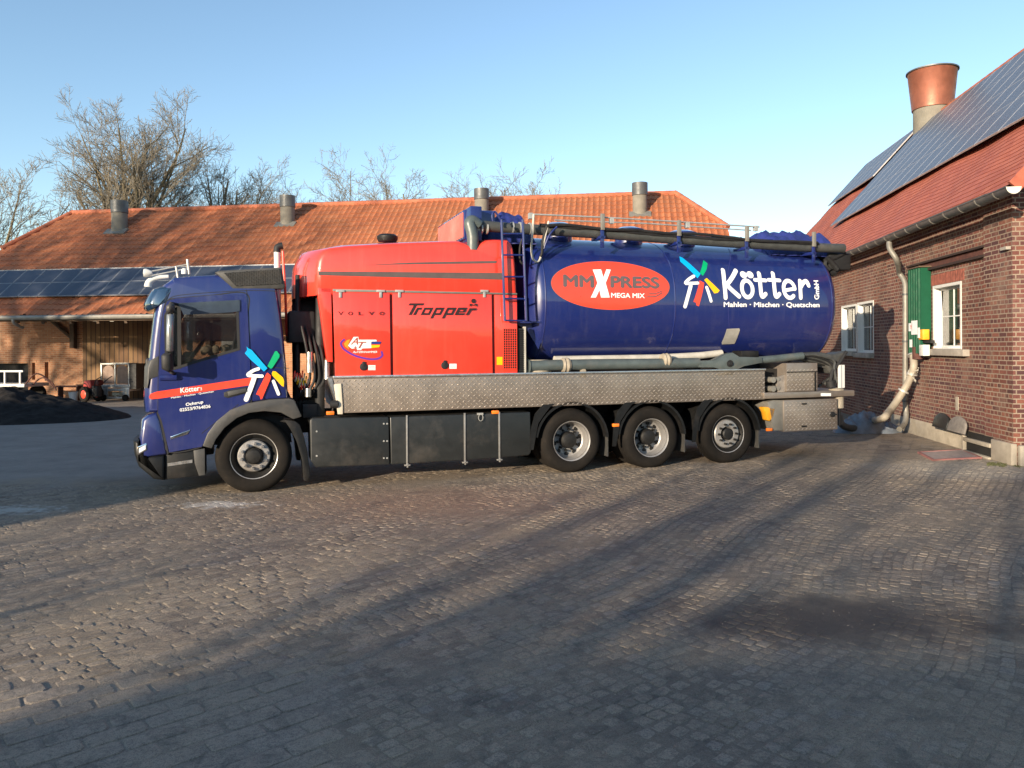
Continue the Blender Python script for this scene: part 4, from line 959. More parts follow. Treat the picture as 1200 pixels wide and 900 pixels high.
for q in ((512, 202), (560, 202)):
    c0 = Vector(vf(q)); f.poly([tuple(c0 + Vector((math.cos(t) * .068, math.sin(t) * .062))) for t in [2 * math.pi * k / 20 for k in range(20)]])
for dx in (0, 102):
    f.stroke(vf([(625 + dx, 192), (636 + dx, 280), (643 + dx, 345), (655 + dx, 364), (675 + dx, 345)]), W_); f.stroke(vf([(595 + dx, 240), (640 + dx, 242), (676 + dx, 244)]), W_ * .85)
ce = vf((850, 310)); rx2 = abs(vf((900, 310))[0] - vf((802, 310))[0]) / 2 * .84; rz2 = abs(vf((850, 240))[1] - vf((850, 376))[1]) / 2 * .92
arcp = [(ce[0] + rx2 * math.cos(t), ce[1] + rz2 * math.sin(t)) for t in [R(5) + R(305) * k / 14 for k in range(15)]]
f.stroke(arcp, W_ * .95); f.stroke([arcp[0], (ce[0] - rx2 * .85, ce[1] - .02)], W_ * .8)
f.stroke(vf([(928, 248), (931, 310), (934, 372)]), W_); f.stroke(vf([(934, 292), (952, 262), (975, 250), (992, 282)]), W_)
vtext(f, vf, 'Mahlen · Mischen · Quetschen', (366, 446), (1072, 448), (366, 404), bold=.03)
vtext(f, vf, 'GmbH', (1068, 384), (1062, 246), (1034, 384), bold=.03)
f.lay('tank_lettering', M['decal_white'], tank, tank_y, step=.05)
Flat().poly(onto(vC, [(746, 444), (788, 442), (790, 448), (772, 494), (730, 496), (729, 490)])).lay('access_plate', plain('dull_plate', (.42, .40, .36), .45, .3, var=.15, scale=9), tank, tank_y, base=.012, step=.05)
seam_m = plain('weld_seam', (.03, .035, .16), .4)
for px_ in (752,):
    Flat().stroke(onto(vC, [(px_, 175), (px_, 250), (px_ + 1, 330), (px_ + 1, 400), (px_ + 2, 480)]), .012).lay('weld_seam', seam_m, tank, tank_y, base=.002, step=.05)
for xx in (xL, 6.55, xR): b = MB(); b.loft([tank_ring(xx - .012, 1.0), tank_ring(xx, 1.005), tank_ring(xx + .012, 1.0)], cap=False); b.build('tank_ring_seam', M['navy'], tank)
# saddles, front bracket
b = MB()
for x in (4.5, 6.2, 7.7, 9.0): b.box(x, x + .14, .5, 2.0, 1.45, 1.95)
b.box(4.0, 9.4, .75, .95, 1.5, 1.72); b.box(4.0, 9.4, 1.55, 1.75, 1.5, 1.72); b.build('tank_saddle', M['frame'], truck)
b = MB(); b.prism(vE([(440, 604), (588, 602), (575, 680), (555, 732), (500, 640), (450, 612)]), .18, .21); b.prism(vE([(440, 600), (590, 598), (590, 606), (440, 608)]), .05, .6); b.build('front_bracket', M['navy'], truck)
b = MB(); b.box(3.93, 4.3, .5, 2.2, 1.5, 2.3); b.build('gearbox_cover', M['dark'], truck)
# ---- ladder
b = MB(); yl = -.1
for a, c in (((358, 112), (375, 597)), ((460, 112), (477, 597))):
    p, q = vE(a, yl), vE(c, yl); b.tube([(p[0], yl, p[1]), (q[0], yl, q[1])], .02, 8)
lad = b.build('ladder', M['navy'], truck)
for ya, yb in ((180, 180), (281, 282), (386, 386), (490, 492), (595, 597)):
    t = (ya - 112) / 485; p, q = vE((358 + 17 * t, ya), yl), vE((460 + 17 * t, yb), yl); b = MB(); b.tube([(p[0], yl, p[1]), (q[0], yl, q[1])], .014, 8); b.build('rung', M['navy'], lad)
b = MB(); p = [vE(q, yl) for q in [(360, 114), (340, 80), (328, 72), (318, 90), (322, 118)]]; b.tube([(x, yl + .05, z) for x, z in smooth_line(p)], .016, 8)
for a in ((370, 490), (475, 590)): p = vE(a, yl); b.tube([(p[0], yl, p[1]), (p[0] + .1, .25, p[1])], .014, 6)
b.build('ladder_hoop', M['navy'], lad)
# ---- top pipe with elbow, brackets, rail, cables
yt = .22
p = [vP(q, yt) for q in [(556, 264), (600, 267.5), (660, 271), (720, 275), (790, 280), (870, 285.5), (950, 290), (988, 291)]]
b = MB(); b.tube([(x, yt, z) for x, z in smooth_line(p, 4)], .082, 18); tp = b.build('discharge_pipe', M['rubber_hose'], truck)
p = [vE(q, .1) for q in [(262, 155), (225, 112), (210, 112), (222, 150), (222, 200), (220, 258)]]
p = [vE((248, 140), .15), vE((222, 118), .12), vE((208, 128), .1), vE((216, 160), .08), vE((222, 200), .08), vE((220, 262), .08)]
b = MB(); b.tube([(x, y, z) for (x, z), y in zip([tuple(q) for q in smooth_line(p, 5)], [.15 - .003 * k for k in range(26)])], .088, 18); b.build('pipe_elbow', M['tube'], truck, sharp=60)
for q in ((118, 190), (150, 188), (300, 184), (345, 186), (404, 190)):
    b = MB(); x, z = vK(q, yt); b.lathe([(0, -.012), (.094, -.012), (.094, .012), (0, .012)], (x, yt, z), axis='x', n=20); b.build('pipe_clamp', M['galv'], tp)
b = MB(); b.box(vP((549, 300), .3)[0], vP((562, 300), .3)[0], .16, .7, vP((549, 283), .3)[1], vP((549, 243), .3)[1]); b.build('filter_frame', M['navy'], truck, bevel=.01)
for q in (702, 791, 870, 948):
    xx, z = vP((q, 266.5 + (q - 702) * .08), yt); b = MB(); b.box(xx - .03, xx + .03, yt - .13, yt - .1, z - .34, z - .05); b.box(xx - .05, xx + .05, yt - .13, yt + .2, z - .2, z - .15); br = b.build('pipe_bracket', M['navy'], truck, bevel=.005)
    b = MB(); b.box(xx - .03, xx + .035, yt - .15, yt - .11, z - .06, z + .2); b.build('rail_post', M['pale_zinc'], br, bevel=.005)
b = MB(); pr = [vP(q, .15) for q in [(622, 251), (702, 254.5), (790, 259.5), (890, 266)]]; b.tube([(x, .15, z) for x, z in pr], .013, 8); p2 = [vP(q, .5) for q in [(650, 258), (760, 262), (880, 270)]]; b.tube([(x, .5, z) for x, z in p2], .012, 8)
for q in ((622, 251), (717, 257), (806, 262), (886, 266)): x, z = vP(q, .15); b.box(x - .03, x + .03, .13, .2, z - .07, z + .02)
b.build('walkway_rail', M['galv'], truck)
rnd = random.Random(2)
for k in range(5):
    b = MB(); pts = [vP((630 + t * 36 + rnd.random() * 12, 264.5 + t * 2.5 + rnd.uniform(-2, 2) + (k - 2) * .9), .1) for t in range(10)]; b.tube([(x, .1 + .03 * k + rnd.random() * .03, z) for x, z in smooth_line(pts, 4)], .026, 7); b.build('air_line', M['frame'], truck)
for pts, mt, r_ in (([(424, 105), (420, 200), (415, 300), (425, 360), (450, 382), (475, 360), (500, 260), (530, 140)], 'pale_tube', .017), ([(500, 175), (480, 250), (476, 330), (470, 350)], 'frame', .02), ([(560, 180), (520, 225), (490, 300), (480, 350)], 'navy', .016), ([(360, 240), (345, 300), (350, 380), (380, 400)], 'frame', .016)):
    b = MB(); p = [vK(q, .05) for q in pts]; b.tube([(x, .02 + .01 * i / 3, z) for i, (x, z) in enumerate(smooth_line(p))], r_, 8); b.build('hanging_line', M[mt], truck)
# hopper screen on top: red face towards the cab, navy box behind
yn, yf = .45, 2.25
c = vE((180, 130), yn)[0]; zt0, zb0 = vE((165, 62), yn)[1], vE((182, 205), yn)[1]
b = MB(); b.box(c, c + .5, yn, yf, zb0, zt0); fb = b.build('dust_filter_box', M['navy'], truck, bevel=.01)
b = MB(); b.box(c - .012, c - .002, yn + .05, yf - .05, zb0 + .04, zt0 - .04); b.build('filter_panel', plain('faded_red_panel', (.72, .14, .11), .6, var=.15, scale=3, dirt=(.55, .3, .26)), fb)
b = MB()
for k in range(9):
    for zz in (zb0 + .03, zt0 - .03): b.lathe([(0, -.01), (.012, -.01), (.012, 0), (0, 0)], (c, yn + .1 + k * .135, zz), axis='x', n=8)
b.build('frame_bolts', M['galv'], fb)
# folded navy covers on top
def lumpy(name, x0, x1, y0, y1, z0, z1, seed, par, mat):
    rnd = random.Random(seed); from mathutils import noise
    nx, ny = 46, 16; vs = []
    for i in range(nx + 1):
        for j in range(ny + 1):
            a, c2 = i / nx, j / ny; e = min(1, 6 * min(a, 1 - a)) ** .5 * min(1, 3.5 * min(c2, 1 - c2)) ** .5
            p = Vector((x0 + (x1 - x0) * a, y0 + (y1 - y0) * c2, 0)); nz = noise.noise(Vector((p.x * 4 + seed, p.y * 2.5, 0))) * .35 + noise.noise(Vector((p.x * 11 + seed, p.y * 7, 3))) * .16
            z = z0 + (z1 - z0) * e * max(.12, .78 + nz * .8); p.y += .05 * noise.noise(Vector((p.x * 9, p.y * 9, 8))); vs.append((p.x, p.y, z))
    fs = [(i * (ny + 1) + j, (i + 1) * (ny + 1) + j, (i + 1) * (ny + 1) + j + 1, i * (ny + 1) + j + 1) for i in range(nx) for j in range(ny)]
    n0 = len(vs); vs += [(v[0], v[1], z0 - .02) for v in vs]
    rim = [(i, 0) for i in range(nx)] ; 
    for i in range(nx):
        for j in (0, ny): a_, b_ = i * (ny + 1) + j, (i + 1) * (ny + 1) + j; fs.append((a_, b_, b_ + n0, a_ + n0))
    for j in range(ny):
        for i in (0, nx): a_, b_ = i * (ny + 1) + j, i * (ny + 1) + j + 1; fs.append((a_, b_, b_ + n0, a_ + n0))
    return raw(name, vs, fs, mat, par, True)
xa, za = vP((562, 268), .5); xb, zb2 = vP((625, 248), .5); lumpy('folded_cover', xa, xb, .35, 1.5, 3.62, zb2 + .02, 1, truck, M['tarp_navy'])
xa, za = vP((898, 280), .5); xb, zb2 = vP((986, 264), .5); lumpy('folded_cover', xa, xb, .35, 2.1, 3.6, zb2, 5, truck, M['tarp_navy'])
b = MB(); b.box(xb - .45, xb + .04, .3, 2.2, 3.35, 3.66); b.build('outlet_shroud', M['frame'], truck, bevel=.03)
for q in (655, 738, 800): 
    x, z = vP((q, 264 + (q - 655) * .06), .8); b = MB(); b.lathe([(0, -.3), (.24, -.3), (.24, -.05), (.28, -.05), (.27, .0), (.15, .04), (0, .05)], (x, .85, z), axis='z', n=28); b.build('tank_hatch', M['navy'], truck)
b = MB(); b.box(4.4, 9.3, .62, 1.9, 3.5, 3.66); b.build('roof_walkway', M['navy'], truck)
# rear top clamp gear
b = MB(); p = [vL(q, .3) for q in [(1150, 230), (1090, 262), (1050, 270), (1035, 300), (1060, 330)]]; b.tube([(x, .3, z) for x, z in smooth_line(p)], .035, 8); p = [vL(q, .35) for q in [(1110, 260), (1120, 300), (1090, 345), (1060, 350)]]; b.tube([(x, .35, z) for x, z in smooth_line(p)], .05, 8)
p = [vL(q, .3) for q in [(1040, 262), (1080, 300), (1100, 330)]]; b.tube([(x, .28, z) for x, z in p], .05, 8); b.build('rear_clamp', M['frame'], truck)
b = MB(); oh = [TF.loc(gnd(*q)) for q in ((984, 494, .32), (990, 500, .2), (1003, 502, .1), (1019, 500, .1), (1033, 493, .2))]; b.tube(smooth_line(oh, 6), .075, 14); b.build('outlet_hose', M['rubber_hose'], truck)
# ---- the folded unloading boom along the deck
yb_ = -.02
def rail_pts(pts, v, y): return [(q[0], y, q[1]) for q in [v(p, y) for p in pts]]
b = MB(); x, z = vD((105, 128), .0); b.lathe([(0, -.05), (.22, -.05), (.25, -.02), (.25, .0), (.22, .02), (.22, .14), (.2, .17), (0, .17)], (x + .1, .24, z), axis='z', n=28); b.build('boom_base', M['flange'], truck)
b = MB(); b.tube(rail_pts([(85, 112), (150, 109), (300, 106), (480, 104), (652, 101)], vD, .05), .085, 16); b.tube(rail_pts([(85, 112), (85.5, 112)], vD, .05), .1, 16); boom = b.build('unloading_boom', M['tube'], truck)
b = MB(); b.tube(rail_pts([(170, 90), (520, 84), (660, 76), (730, 68)], vD, .3), .06, 14); b.build('air_return_pipe', M['pale_tube'], truck)
b = MB(); b.prism(vD([(648, 94), (700, 92), (740, 72), (762, 66), (785, 80), (860, 82), (862, 100), (800, 112), (770, 126), (735, 128), (700, 116), (650, 116)], .02), -.03, .12); pv = b.build('boom_joint', M['tube'], boom, bevel=.01)
b = MB(); x, z = vD((758, 103), -.03); b.lathe([(0, -.06), (.03, -.06), (.035, -.03), (.06, -.03), (.06, 0), (0, 0)], (x, -.01, z), n=18); b.build('joint_pin', M['frame'], pv)
b = MB(); b.tube(rail_pts([(855, 92), (930, 85), (1000, 77)], vD, .06), .065, 14); b.build('boom_end', M['tube'], boom)
b = MB(); b.box(*[vD((792, 70), .1)[0], vD((850, 70), .1)[0]], .05, .35, vD((800, 84), .1)[1], vD((800, 60), .1)[1]); b.build('boom_motor', M['plastic'], boom, bevel=.02)
for q in ((210, 108), (545, 92)): b = MB(); x, z = vD(q, .03); rng = [(0, -.07), (.1, -.07), (.115, -.04), (.1, -.02), (.118, .02), (.1, .06), (0, .06)]; b.lathe(rng, (x, .05, z), axis='x', n=18); b.build('boom_sleeve', M['flange'], boom)
b = MB(); b.prism(vD([(255, 150), (262, 125), (270, 115), (276, 125), (278, 150)], .0), .0, .06); b.prism(vD([(700, 142), (762, 128), (775, 128), (768, 142)], .0), .0, .05); b.build('boom_rest', M['flange'], truck)
# end hoses hanging off the boom tip
rnd = random.Random(7)
for k in range(7):
    b = MB(); p = [(995 + rnd.random() * 20, 72 + rnd.random() * 18), (1040, 74 + k * 5), (1085 + rnd.random() * 20, 92 + k * 4), (1100 + k * 4, 120 + k * 3), (1108 - k * 6, 165 + rnd.random() * 20)]
    b.tube([(x, .05 + .03 * k, z) for x, z in smooth_line([vD(q, .1) for q in p])], .022, 7); b.build('boom_hose', M['frame' if k % 2 else 'rubber_hose'], boom)
b = MB(); b.prism(vD([(1000, 68), (1060, 64), (1100, 72), (1148, 62), (1140, 90), (1112, 130), (1094, 140), (1080, 105), (1010, 90)], .15), .12, .5); b.build('boom_outlet', M['rubber_hose'], boom, bevel=.05, seg=3)
b = MB(); b.tube(rail_pts([(1148, 62), (1128, 95), (1100, 130), (1094, 165)], vD, .06), .03, 8); b.tube(rail_pts([(1094, 160), (1098, 180)], vD, .06), .08, 12); b.build('hook_lever', M['frame'], boom)

# ================================================================== GROUND
def sheet(name, x0, x1, y0, y1, z, mat):
    o = raw(name, [(x0, y0, z), (x1, y0, z), (x1, y1, z), (x0, y1, z)], [(0, 1, 2, 3)], mat); return struct(o)
sheet('ground', -700, 700, -700, 900, -.012, M['field'])
sheet('yard', -45, 26, -28, 48, 0., M['yard'])

# --- the setts themselves: every stone its own block, settled unevenly in the sand
from mathutils import noise as NZ
def lay_setts():
    rnd = random.Random(77); vs = []; fs = []; tones = []
    def block(cx, cy, ang, L, W_, top, tone, jag, tilt=.006):
        hx, hy = L / 2, W_ / 2; c, s_ = math.cos(ang), math.sin(ang); ch_ = min(hx, hy) * rnd.uniform(.12, .4)
        out = [(-hx + ch_, -hy), (hx - ch_, -hy), (hx, -hy + ch_), (hx, hy - ch_), (hx - ch_, hy), (-hx + ch_, hy), (-hx, hy - ch_), (-hx, -hy + ch_)]
        out = [(a + rnd.gauss(0, jag), b + rnd.gauss(0, jag)) for a, b in out]; tx, ty = rnd.gauss(0, tilt), rnd.gauss(0, tilt); n = len(vs)
        e = .004 + .003 * rnd.random()
        for k, (f, dz) in enumerate(((1., -.02), (1., -e * .9), (1 - e / hy * .8, -.0012), (.45, .0006))):
            for a, b in out:
                x, y = a * f, b * f; vs.append((cx + x * c - y * s_, cy + x * s_ + y * c, top + dz + x * tx + y * ty + rnd.gauss(0, .0005))); tones.append(tone)
        for k in range(3):
            for i in range(8): j = (i + 1) % 8; fs.append((n + k * 8 + i, n + k * 8 + j, n + k * 8 + 8 + j, n + k * 8 + 8 + i))
        fs.append(tuple(range(n + 24, n + 32)))
    def visible(x, y): return 2.9 < y < 13.2 and abs(x) < .78 * y + .6
    def big_zone(x, y): return x < -.95 - .35 * (y - 4.2) + .25 * NZ.noise(Vector((x, y, 9))) and y < 4.7 + .12 * math.sin(x * 3)
    def sandy(x, y): return NZ.noise(Vector((x * .42 + 5, y * .42, 2))) * .6 + NZ.noise(Vector((x * 1.1, y * 1.1, 5))) * .45
    A = R(50); ca, sa = math.cos(A), math.sin(A); L, W_ = .19, .090
    for r_ in range(-150, 190):
        off = (.5 * (r_ % 2)) * L + rnd.uniform(-.03, .03); a = -11. + off
        while a < 22:
            x0 = a * ca - r_ * W_ * sa; l = (.185 if x0 < -.6 + 1.2 * math.sin(r_ * 12.3) else .125) * rnd.uniform(.68, 1.2); aa = a + l / 2; a += l; b = r_ * W_
            x0, y0 = aa * ca - b * sa, aa * sa + b * ca
            if not visible(x0, y0): continue
            wx = .5 * NZ.noise(Vector((x0 * .22, y0 * .22, 0))) + .045 * NZ.noise(Vector((x0 * 1.3, y0 * 1.3, 3))); wy = .5 * NZ.noise(Vector((x0 * .22, y0 * .22, 7))) + .045 * NZ.noise(Vector((x0 * 1.3, y0 * 1.3, 11)))
            x, y = x0 + wx, y0 + wy
            if big_zone(x, y) or (y > 11.2 and x < -3.6): continue
            ax = .5 * (NZ.noise(Vector(((x0 + .1 * ca) * .22, (y0 + .1 * sa) * .22, 7))) - NZ.noise(Vector((x0 * .22, y0 * .22, 7)))) / .1
            q = sandy(x, y); top = .0038 + .0013 * rnd.gauss(0, 1) - .008 * max(0, q - .05) + .004 * NZ.noise(Vector((x * 2, y * 2, 4)))
            if top < .0006: continue
            block(x, y, A + ax * .6 + rnd.gauss(0, .035), l - .012 - rnd.random() * .008, W_ * rnd.uniform(.84, .97) - .004, top, min(1, max(0, rnd.gauss(.5, .26))), .0035)
    A = R(41); ca, sa = math.cos(A), math.sin(A); L, W_ = .30, .15                   # larger concrete pavers in the near left
    for r_ in range(-60, 60):
        for k in range(-40, 30):
            aa, b = (k + .5 * (r_ % 2)) * L, r_ * W_; x, y = aa * ca - b * sa, aa * sa + b * ca
            if visible(x, y) and big_zone(x, y): block(x + rnd.gauss(0, .003), y + rnd.gauss(0, .003), A + rnd.gauss(0, .008), L - .016, W_ - .014, .0062 + .0015 * rnd.gauss(0, 1), min(1, max(0, rnd.gauss(.6, .24))), .0015, .005)
    o = struct(raw('paving_setts', vs, fs, M['sett'])); at = o.data.attributes.new('tone', 'FLOAT', 'POINT'); at.data.foreach_set('value', tones)
lay_setts()

# ================================================================== TILED ROOFS
def roof_slope(name, par, mat, xa, xb, y0, z0, pitch, L, smin, smax, tw, th, wave, lift, cols, skip=None, thick=.05):
    # one slope seen from outside: x along the eave, s up the slope; courses overlap, tiles curve
    c, sn = math.cos(pitch), math.sin(pitch); n = max(2, int((xb - xa) / tw * cols)); rows = int(L / th) + 1
    vs = []; uv = []; fs = []; rnd = random.Random(3); ncol = n + 1
    S_ = []
    for k in range(rows): S_ += [(k * th, lift), (min(L, (k + 1) * th), .0)]
    for i in range(ncol):
        x = xa + (xb - xa) * i / n; hi = smax(x); sag = .018 * math.sin(x * .9 + 1) + .012 * math.sin(x * 2.3)
        ph = (x / tw) % 1; wv = wave * (math.cos(2 * math.pi * ph) + .35 * math.cos(4 * math.pi * ph + .9))
        for s, h in S_:
            s2 = min(s, hi); hh = h + wv + sag + .008 * math.sin(int(x / tw) * 12.9 + int(s / th + .01) * 7.1)
            vs.append((x, y0 + s2 * c - sn * hh, z0 + s2 * sn + c * hh)); uv.append((x, s2 - .0001 if h == 0 else s2))
    m = len(S_)
    for i in range(n):
        for j in range(m - 1):
            a, b, c2, d = i * m + j, (i + 1) * m + j, (i + 1) * m + j + 1, i * m + j + 1
            if (Vector(vs[a]) - Vector(vs[d])).length < 1e-6 and (Vector(vs[b]) - Vector(vs[c2])).length < 1e-6: continue
            fs.append((a, b, c2, d))
    return raw(name, vs, fs, mat, par, True, uv, sharp=50)
def slab(name, par, mat, pts, uvs=None):
    return raw(name, pts, [tuple(range(len(pts)))], mat, par, False, uvs or [(p[0], p[2]) for p in pts])

# ================================================================== THE BARN ACROSS THE YARD
p0 = gnd(80, 467); BF = Frame(p0.x, p0.y, R(-8))
barn = thing('barn', 'long low orange brick barn with a pantiled half-hipped roof, standing behind the truck', 'barn', (p0.x, p0.y, 0), R(-8))
OV = -3.5; BP = R(38); ze = BF.at(80, 369.5, OV)[1]
pt = (0, OV, ze); nrm = (0, -math.sin(BP), math.cos(BP))
rg = BF.on(440, 238, pt, nrm); L_b = (rg.y - OV) / math.cos(BP); zr = rg.z; yr = rg.y
rl, rr_ = BF.on(87, 248, pt, nrm).x, BF.on(791, 225, pt, nrm).x
hl_, hr = BF.on(2, 292, pt, nrm), BF.on(853, 267, pt, nrm)
xl0, xr0 = hl_.x, hr.x; sL, sR = (hl_.y - OV) / math.cos(BP), (hr.y - OV) / math.cos(BP)
def smax_b(x):
    if x < rl: return sL + (L_b - sL) * (x - xl0) / (rl - xl0)
    if x > rr_: return sR + (L_b - sR) * (xr0 - x) / (xr0 - rr_)
    return L_b
roof = roof_slope('roof', barn, M['pantile'], xl0, xr0, OV, ze, BP, L_b, None, smax_b, .22, .34, .022, .03, 6)
yb2 = 2 * yr - OV
slab('roof', barn, M['pantile'], [(xl0, yb2, ze), (xl0, 2 * yr - hl_.y, hl_.z), (rl, yr, zr - .01), (rr_, yr, zr - .01), (xr0, 2 * yr - hr.y, hr.z), (xr0, yb2, ze)], [(p, q) for p, q in ((0, 0), (0, 5), (3, 11), (40, 11), (44, 5), (44, 0))])
slab('hip_roof', barn, M['pantile'], [(xl0, hl_.y, hl_.z - .01), (rl, yr, zr - .01), (xl0, 2 * yr - hl_.y, hl_.z - .01)], [(0, 0), (4, 4), (8, 0)])
slab('hip_roof', barn, M['pantile'], [(xr0, hr.y, hr.z - .01), (xr0, 2 * yr - hr.y, hr.z - .01), (rr_, yr, zr - .01)], [(0, 0), (8, 0), (4, 4)])
def ridge_run(par, a, b, r=.11, step=.38, name='ridge_tiles'):
    a, b = Vector(a), Vector(b); n = int((b - a).length / step); mb = MB()
    for k in range(n): p = a.lerp(b, k / n); q = a.lerp(b, (k + 1.08) / n); mb.tube([p, q], [r * 1.08, r], 10)
    return mb.build(name, M['ridge_tile'], par)
ridge_run(barn, (rl, yr, zr + .0), (rr_, yr, zr + .0)); ridge_run(barn, (xl0, hl_.y, hl_.z + .03), (rl, yr, zr + .02), .1, name='hip_tiles'); ridge_run(barn, (xr0, hr.y, hr.z + .03), (rr_, yr, zr + .02), .1, name='hip_tiles')
zw = ze - .12                                             # wall head under the slope is higher than the eave
ztop = ze + (0 - OV) * math.tan(BP) - .25
xp0, xp1 = BF.at(97, 430)[0], BF.at(215, 430)[0]
def wall_piece(a, b, mat, name):
    m = MB(); m.box(a, b, 0, .35, 0, ztop); return m.build(name, mat, barn)
w1 = wall_piece(xl0 + .06, xp0, M['barn_brick'], 'wall'); wall_piece(xp1, xr0 - .3, M['barn_brick'], 'wall'); wall_piece(xp0, xp1, M['planks'], 'plank_wall')
cuts = []; backs = []
for (a, c2, t_, b_) in ((-6, 33, 426, 462), (37.5, 41.2, 425, 445), (52.3, 56.8, 424.5, 446)):
    x0, z1 = BF.at(a, t_); x1, z0 = BF.at(c2, b_); m = MB(); m.box(x0, x1, -.2, .3, max(z0, .05), z1); cuts.append(m.build('c', M['dark'])); backs.append((x0, x1, max(z0, .05), z1))
cut(w1, cuts)
for k, (x0, x1, z0, z1) in enumerate(backs):
    m = MB(); m.box(x0 + .002, x1 - .002, .22, .28, z0 + .002, z1 - .002); m.build('dark_opening', M['dark'], barn)
    m = MB(); m.box(x0 - .06, x1 + .06, -.012, .02, z1 + .003, z1 + .16); m.build('lintel', M['barn_brick'], barn)
m = MB(); m.prism([(0, 0)] * 0 or [(xl0 + .06, 0), (xl0 + .06, ztop), (xl0 + .4, ztop), (xl0 + .4, 0)], .35, yb2 - .8); m.build('gable_wall', M['barn_brick'], barn)
m = MB(); m.prism([(xr0 - .6, 0), (xr0 - .6, ztop), (xr0 - .3, ztop), (xr0 - .3, 0)], .35, yb2 - .8); m.build('gable_wall', M['barn_brick'], barn)
for xx in (xl0 + .06, xr0 - .6):
    slab('gable', barn, M['planks'], [(xx, OV + 1, ze + .6), (xx, hl_.y, hl_.z - .1), (xx, 2 * yr - hl_.y, hl_.z - .1), (xx, yb2 - 1, ze + .6)])
# eaves board, gutter, posts and braces
m = MB(); m.box(xl0, xr0, OV + .03, OV + .07, ze - .2, ze - .01); m.build('eaves_board', M['timber'], barn)
m = MB(); m.tube([(xl0, OV - .08, ze - .07), (xr0, OV - .08, ze - .07)], .085, 10); m.build('gutter', M['pale_zinc'], barn)
for k in range(int((xr0 - xl0) / 1.05)):
    m = MB(); x = xl0 + .5 + k * 1.05; m.add([], []); m.prism([(x, ze - .24), (x + .1, ze - .24), (x + .1, ze - .1), (x, ze - .1)], OV + .1, OV + .25)
    z_a, z_b = ze - .16, ztop + .12
    m.add([(x, OV + .12, z_a), (x + .1, OV + .12, z_a), (x + .1, .0, z_b), (x, .0, z_b), (x, OV + .12, z_a - .13), (x + .1, OV + .12, z_a - .13), (x + .1, .0, z_b - .13), (x, .0, z_b - .13)], [(0, 1, 2, 3), (4, 5, 6, 7), (0, 4, 7, 3), (1, 5, 6, 2), (0, 1, 5, 4)])
    m.build('rafter', M['timber'], barn)
for px_ in (86, 245):
    x, z = BF.at(px_, 408, -.1); m = MB(); m.box(x - .09, x + .09, -.2, -.01, z, ztop); m.build('wall_post', M['timber'], barn)
    m = MB(); m.tube([(x, -.1, z + .35), (x - .95, -.1, z + 1.1)], .07, 6); m.build('brace', M['timber'], barn)
x, z = BF.at(18, 374, OV); m = MB(); m.tube(smooth_line([(x, OV - .1, z + .02), (x + .02, OV - .08, z - .15), (x + .05, OV + .3, z - .3)]), .05, 10); m.build('gutter_outlet', M['pale_zinc'], barn)
for px_ in (47, 88, 111, 131): x, z = BF.at(px_, 375, OV + .1); m = MB(); m.box(x - .07, x + .07, OV + .1, OV + .16, z - .05, z + .02); m.build('rafter_clip', M['pale_zinc'], barn)
# solar modules: two courses above the eave
def solar_module(par, mat, O, ux, us, un, w_, h_, me=None):
    # O lower corner, ux along the eave, us up the slope, un outwards
    if me is None:
        t = .04; P = lambda a, b, c: O * 0 + ux * a + us * b + un * c
        vs = [P(0, 0, t), P(w_, 0, t), P(w_, h_, t), P(0, h_, t), P(0, 0, 0), P(w_, 0, 0), P(w_, h_, 0), P(0, h_, 0)]
        f = .022; g = .022 if w_ < .9 else .008; vs += [P(f, g, t + .001), P(w_ - f, g, t + .001), P(w_ - f, h_ - g, t + .001), P(f, h_ - g, t + .001)]
        fs = [(0, 1, 9, 8), (1, 2, 10, 9), (2, 3, 11, 10), (3, 0, 8, 11), (0, 4, 5, 1), (1, 5, 6, 2), (2, 6, 7, 3), (3, 7, 4, 0), (8, 9, 10, 11)]
        me = bpy.data.meshes.new('solar_panel'); me.from_pydata([tuple(v) for v in vs], [], fs); u = me.uv_layers.new(name='UVMap')
        for p in me.polygons:
            p.material_index = 1 if len(p.vertices) == 4 and p.index == 8 else 0
            for li in p.loop_indices: k = me.loops[li].vertex_index; u.data[li].uv = {8: (0, 0), 9: (1, 0), 10: (1, 1), 11: (0, 1)}.get(k, (0, 0))
        me.materials.append(M['solar_frame'] if w_ > .9 else M['solar_frame_dull']); me.materials.append(mat)
    o = bpy.data.objects.new('solar_panel', me); COL.objects.link(o); o.parent = par; o.location = O; return me
cB, sB = math.cos(BP), math.sin(BP); ux, us, un = Vector((1, 0, 0)), Vector((0, cB, sB)), Vector((0, -sB, cB))
sa = (BF.on(80, 350.5, pt, nrm).y - OV) / cB; sb = (BF.on(80, 319.5, pt, nrm).y - OV) / cB; hh = (sb - sa) / 2
xs = BF.on(47, 350, pt, nrm).x; x1 = BF.on(372, 340, pt, nrm).x; pw = .79; me = None; k = -int((xs - xl0 - .3) / pw)
while xs + k * pw < x1:
    for r_ in (0, 1):
        O = Vector((xs + k * pw, OV, ze)) + us * (sa + r_ * hh) + un * .11; me = solar_module(barn, M['solar_dark'], O, ux, us, un, pw - .015, hh - .015, me)
    k += 1
m = MB(); m.box(0, x1 - xl0, -.02, .02, -.03, .03); o = m.build('panel_rail', M['solar_frame_dull'], barn); o.location = Vector((xl0 + .2, OV, ze)) + us * (sb + .02) + un * .13
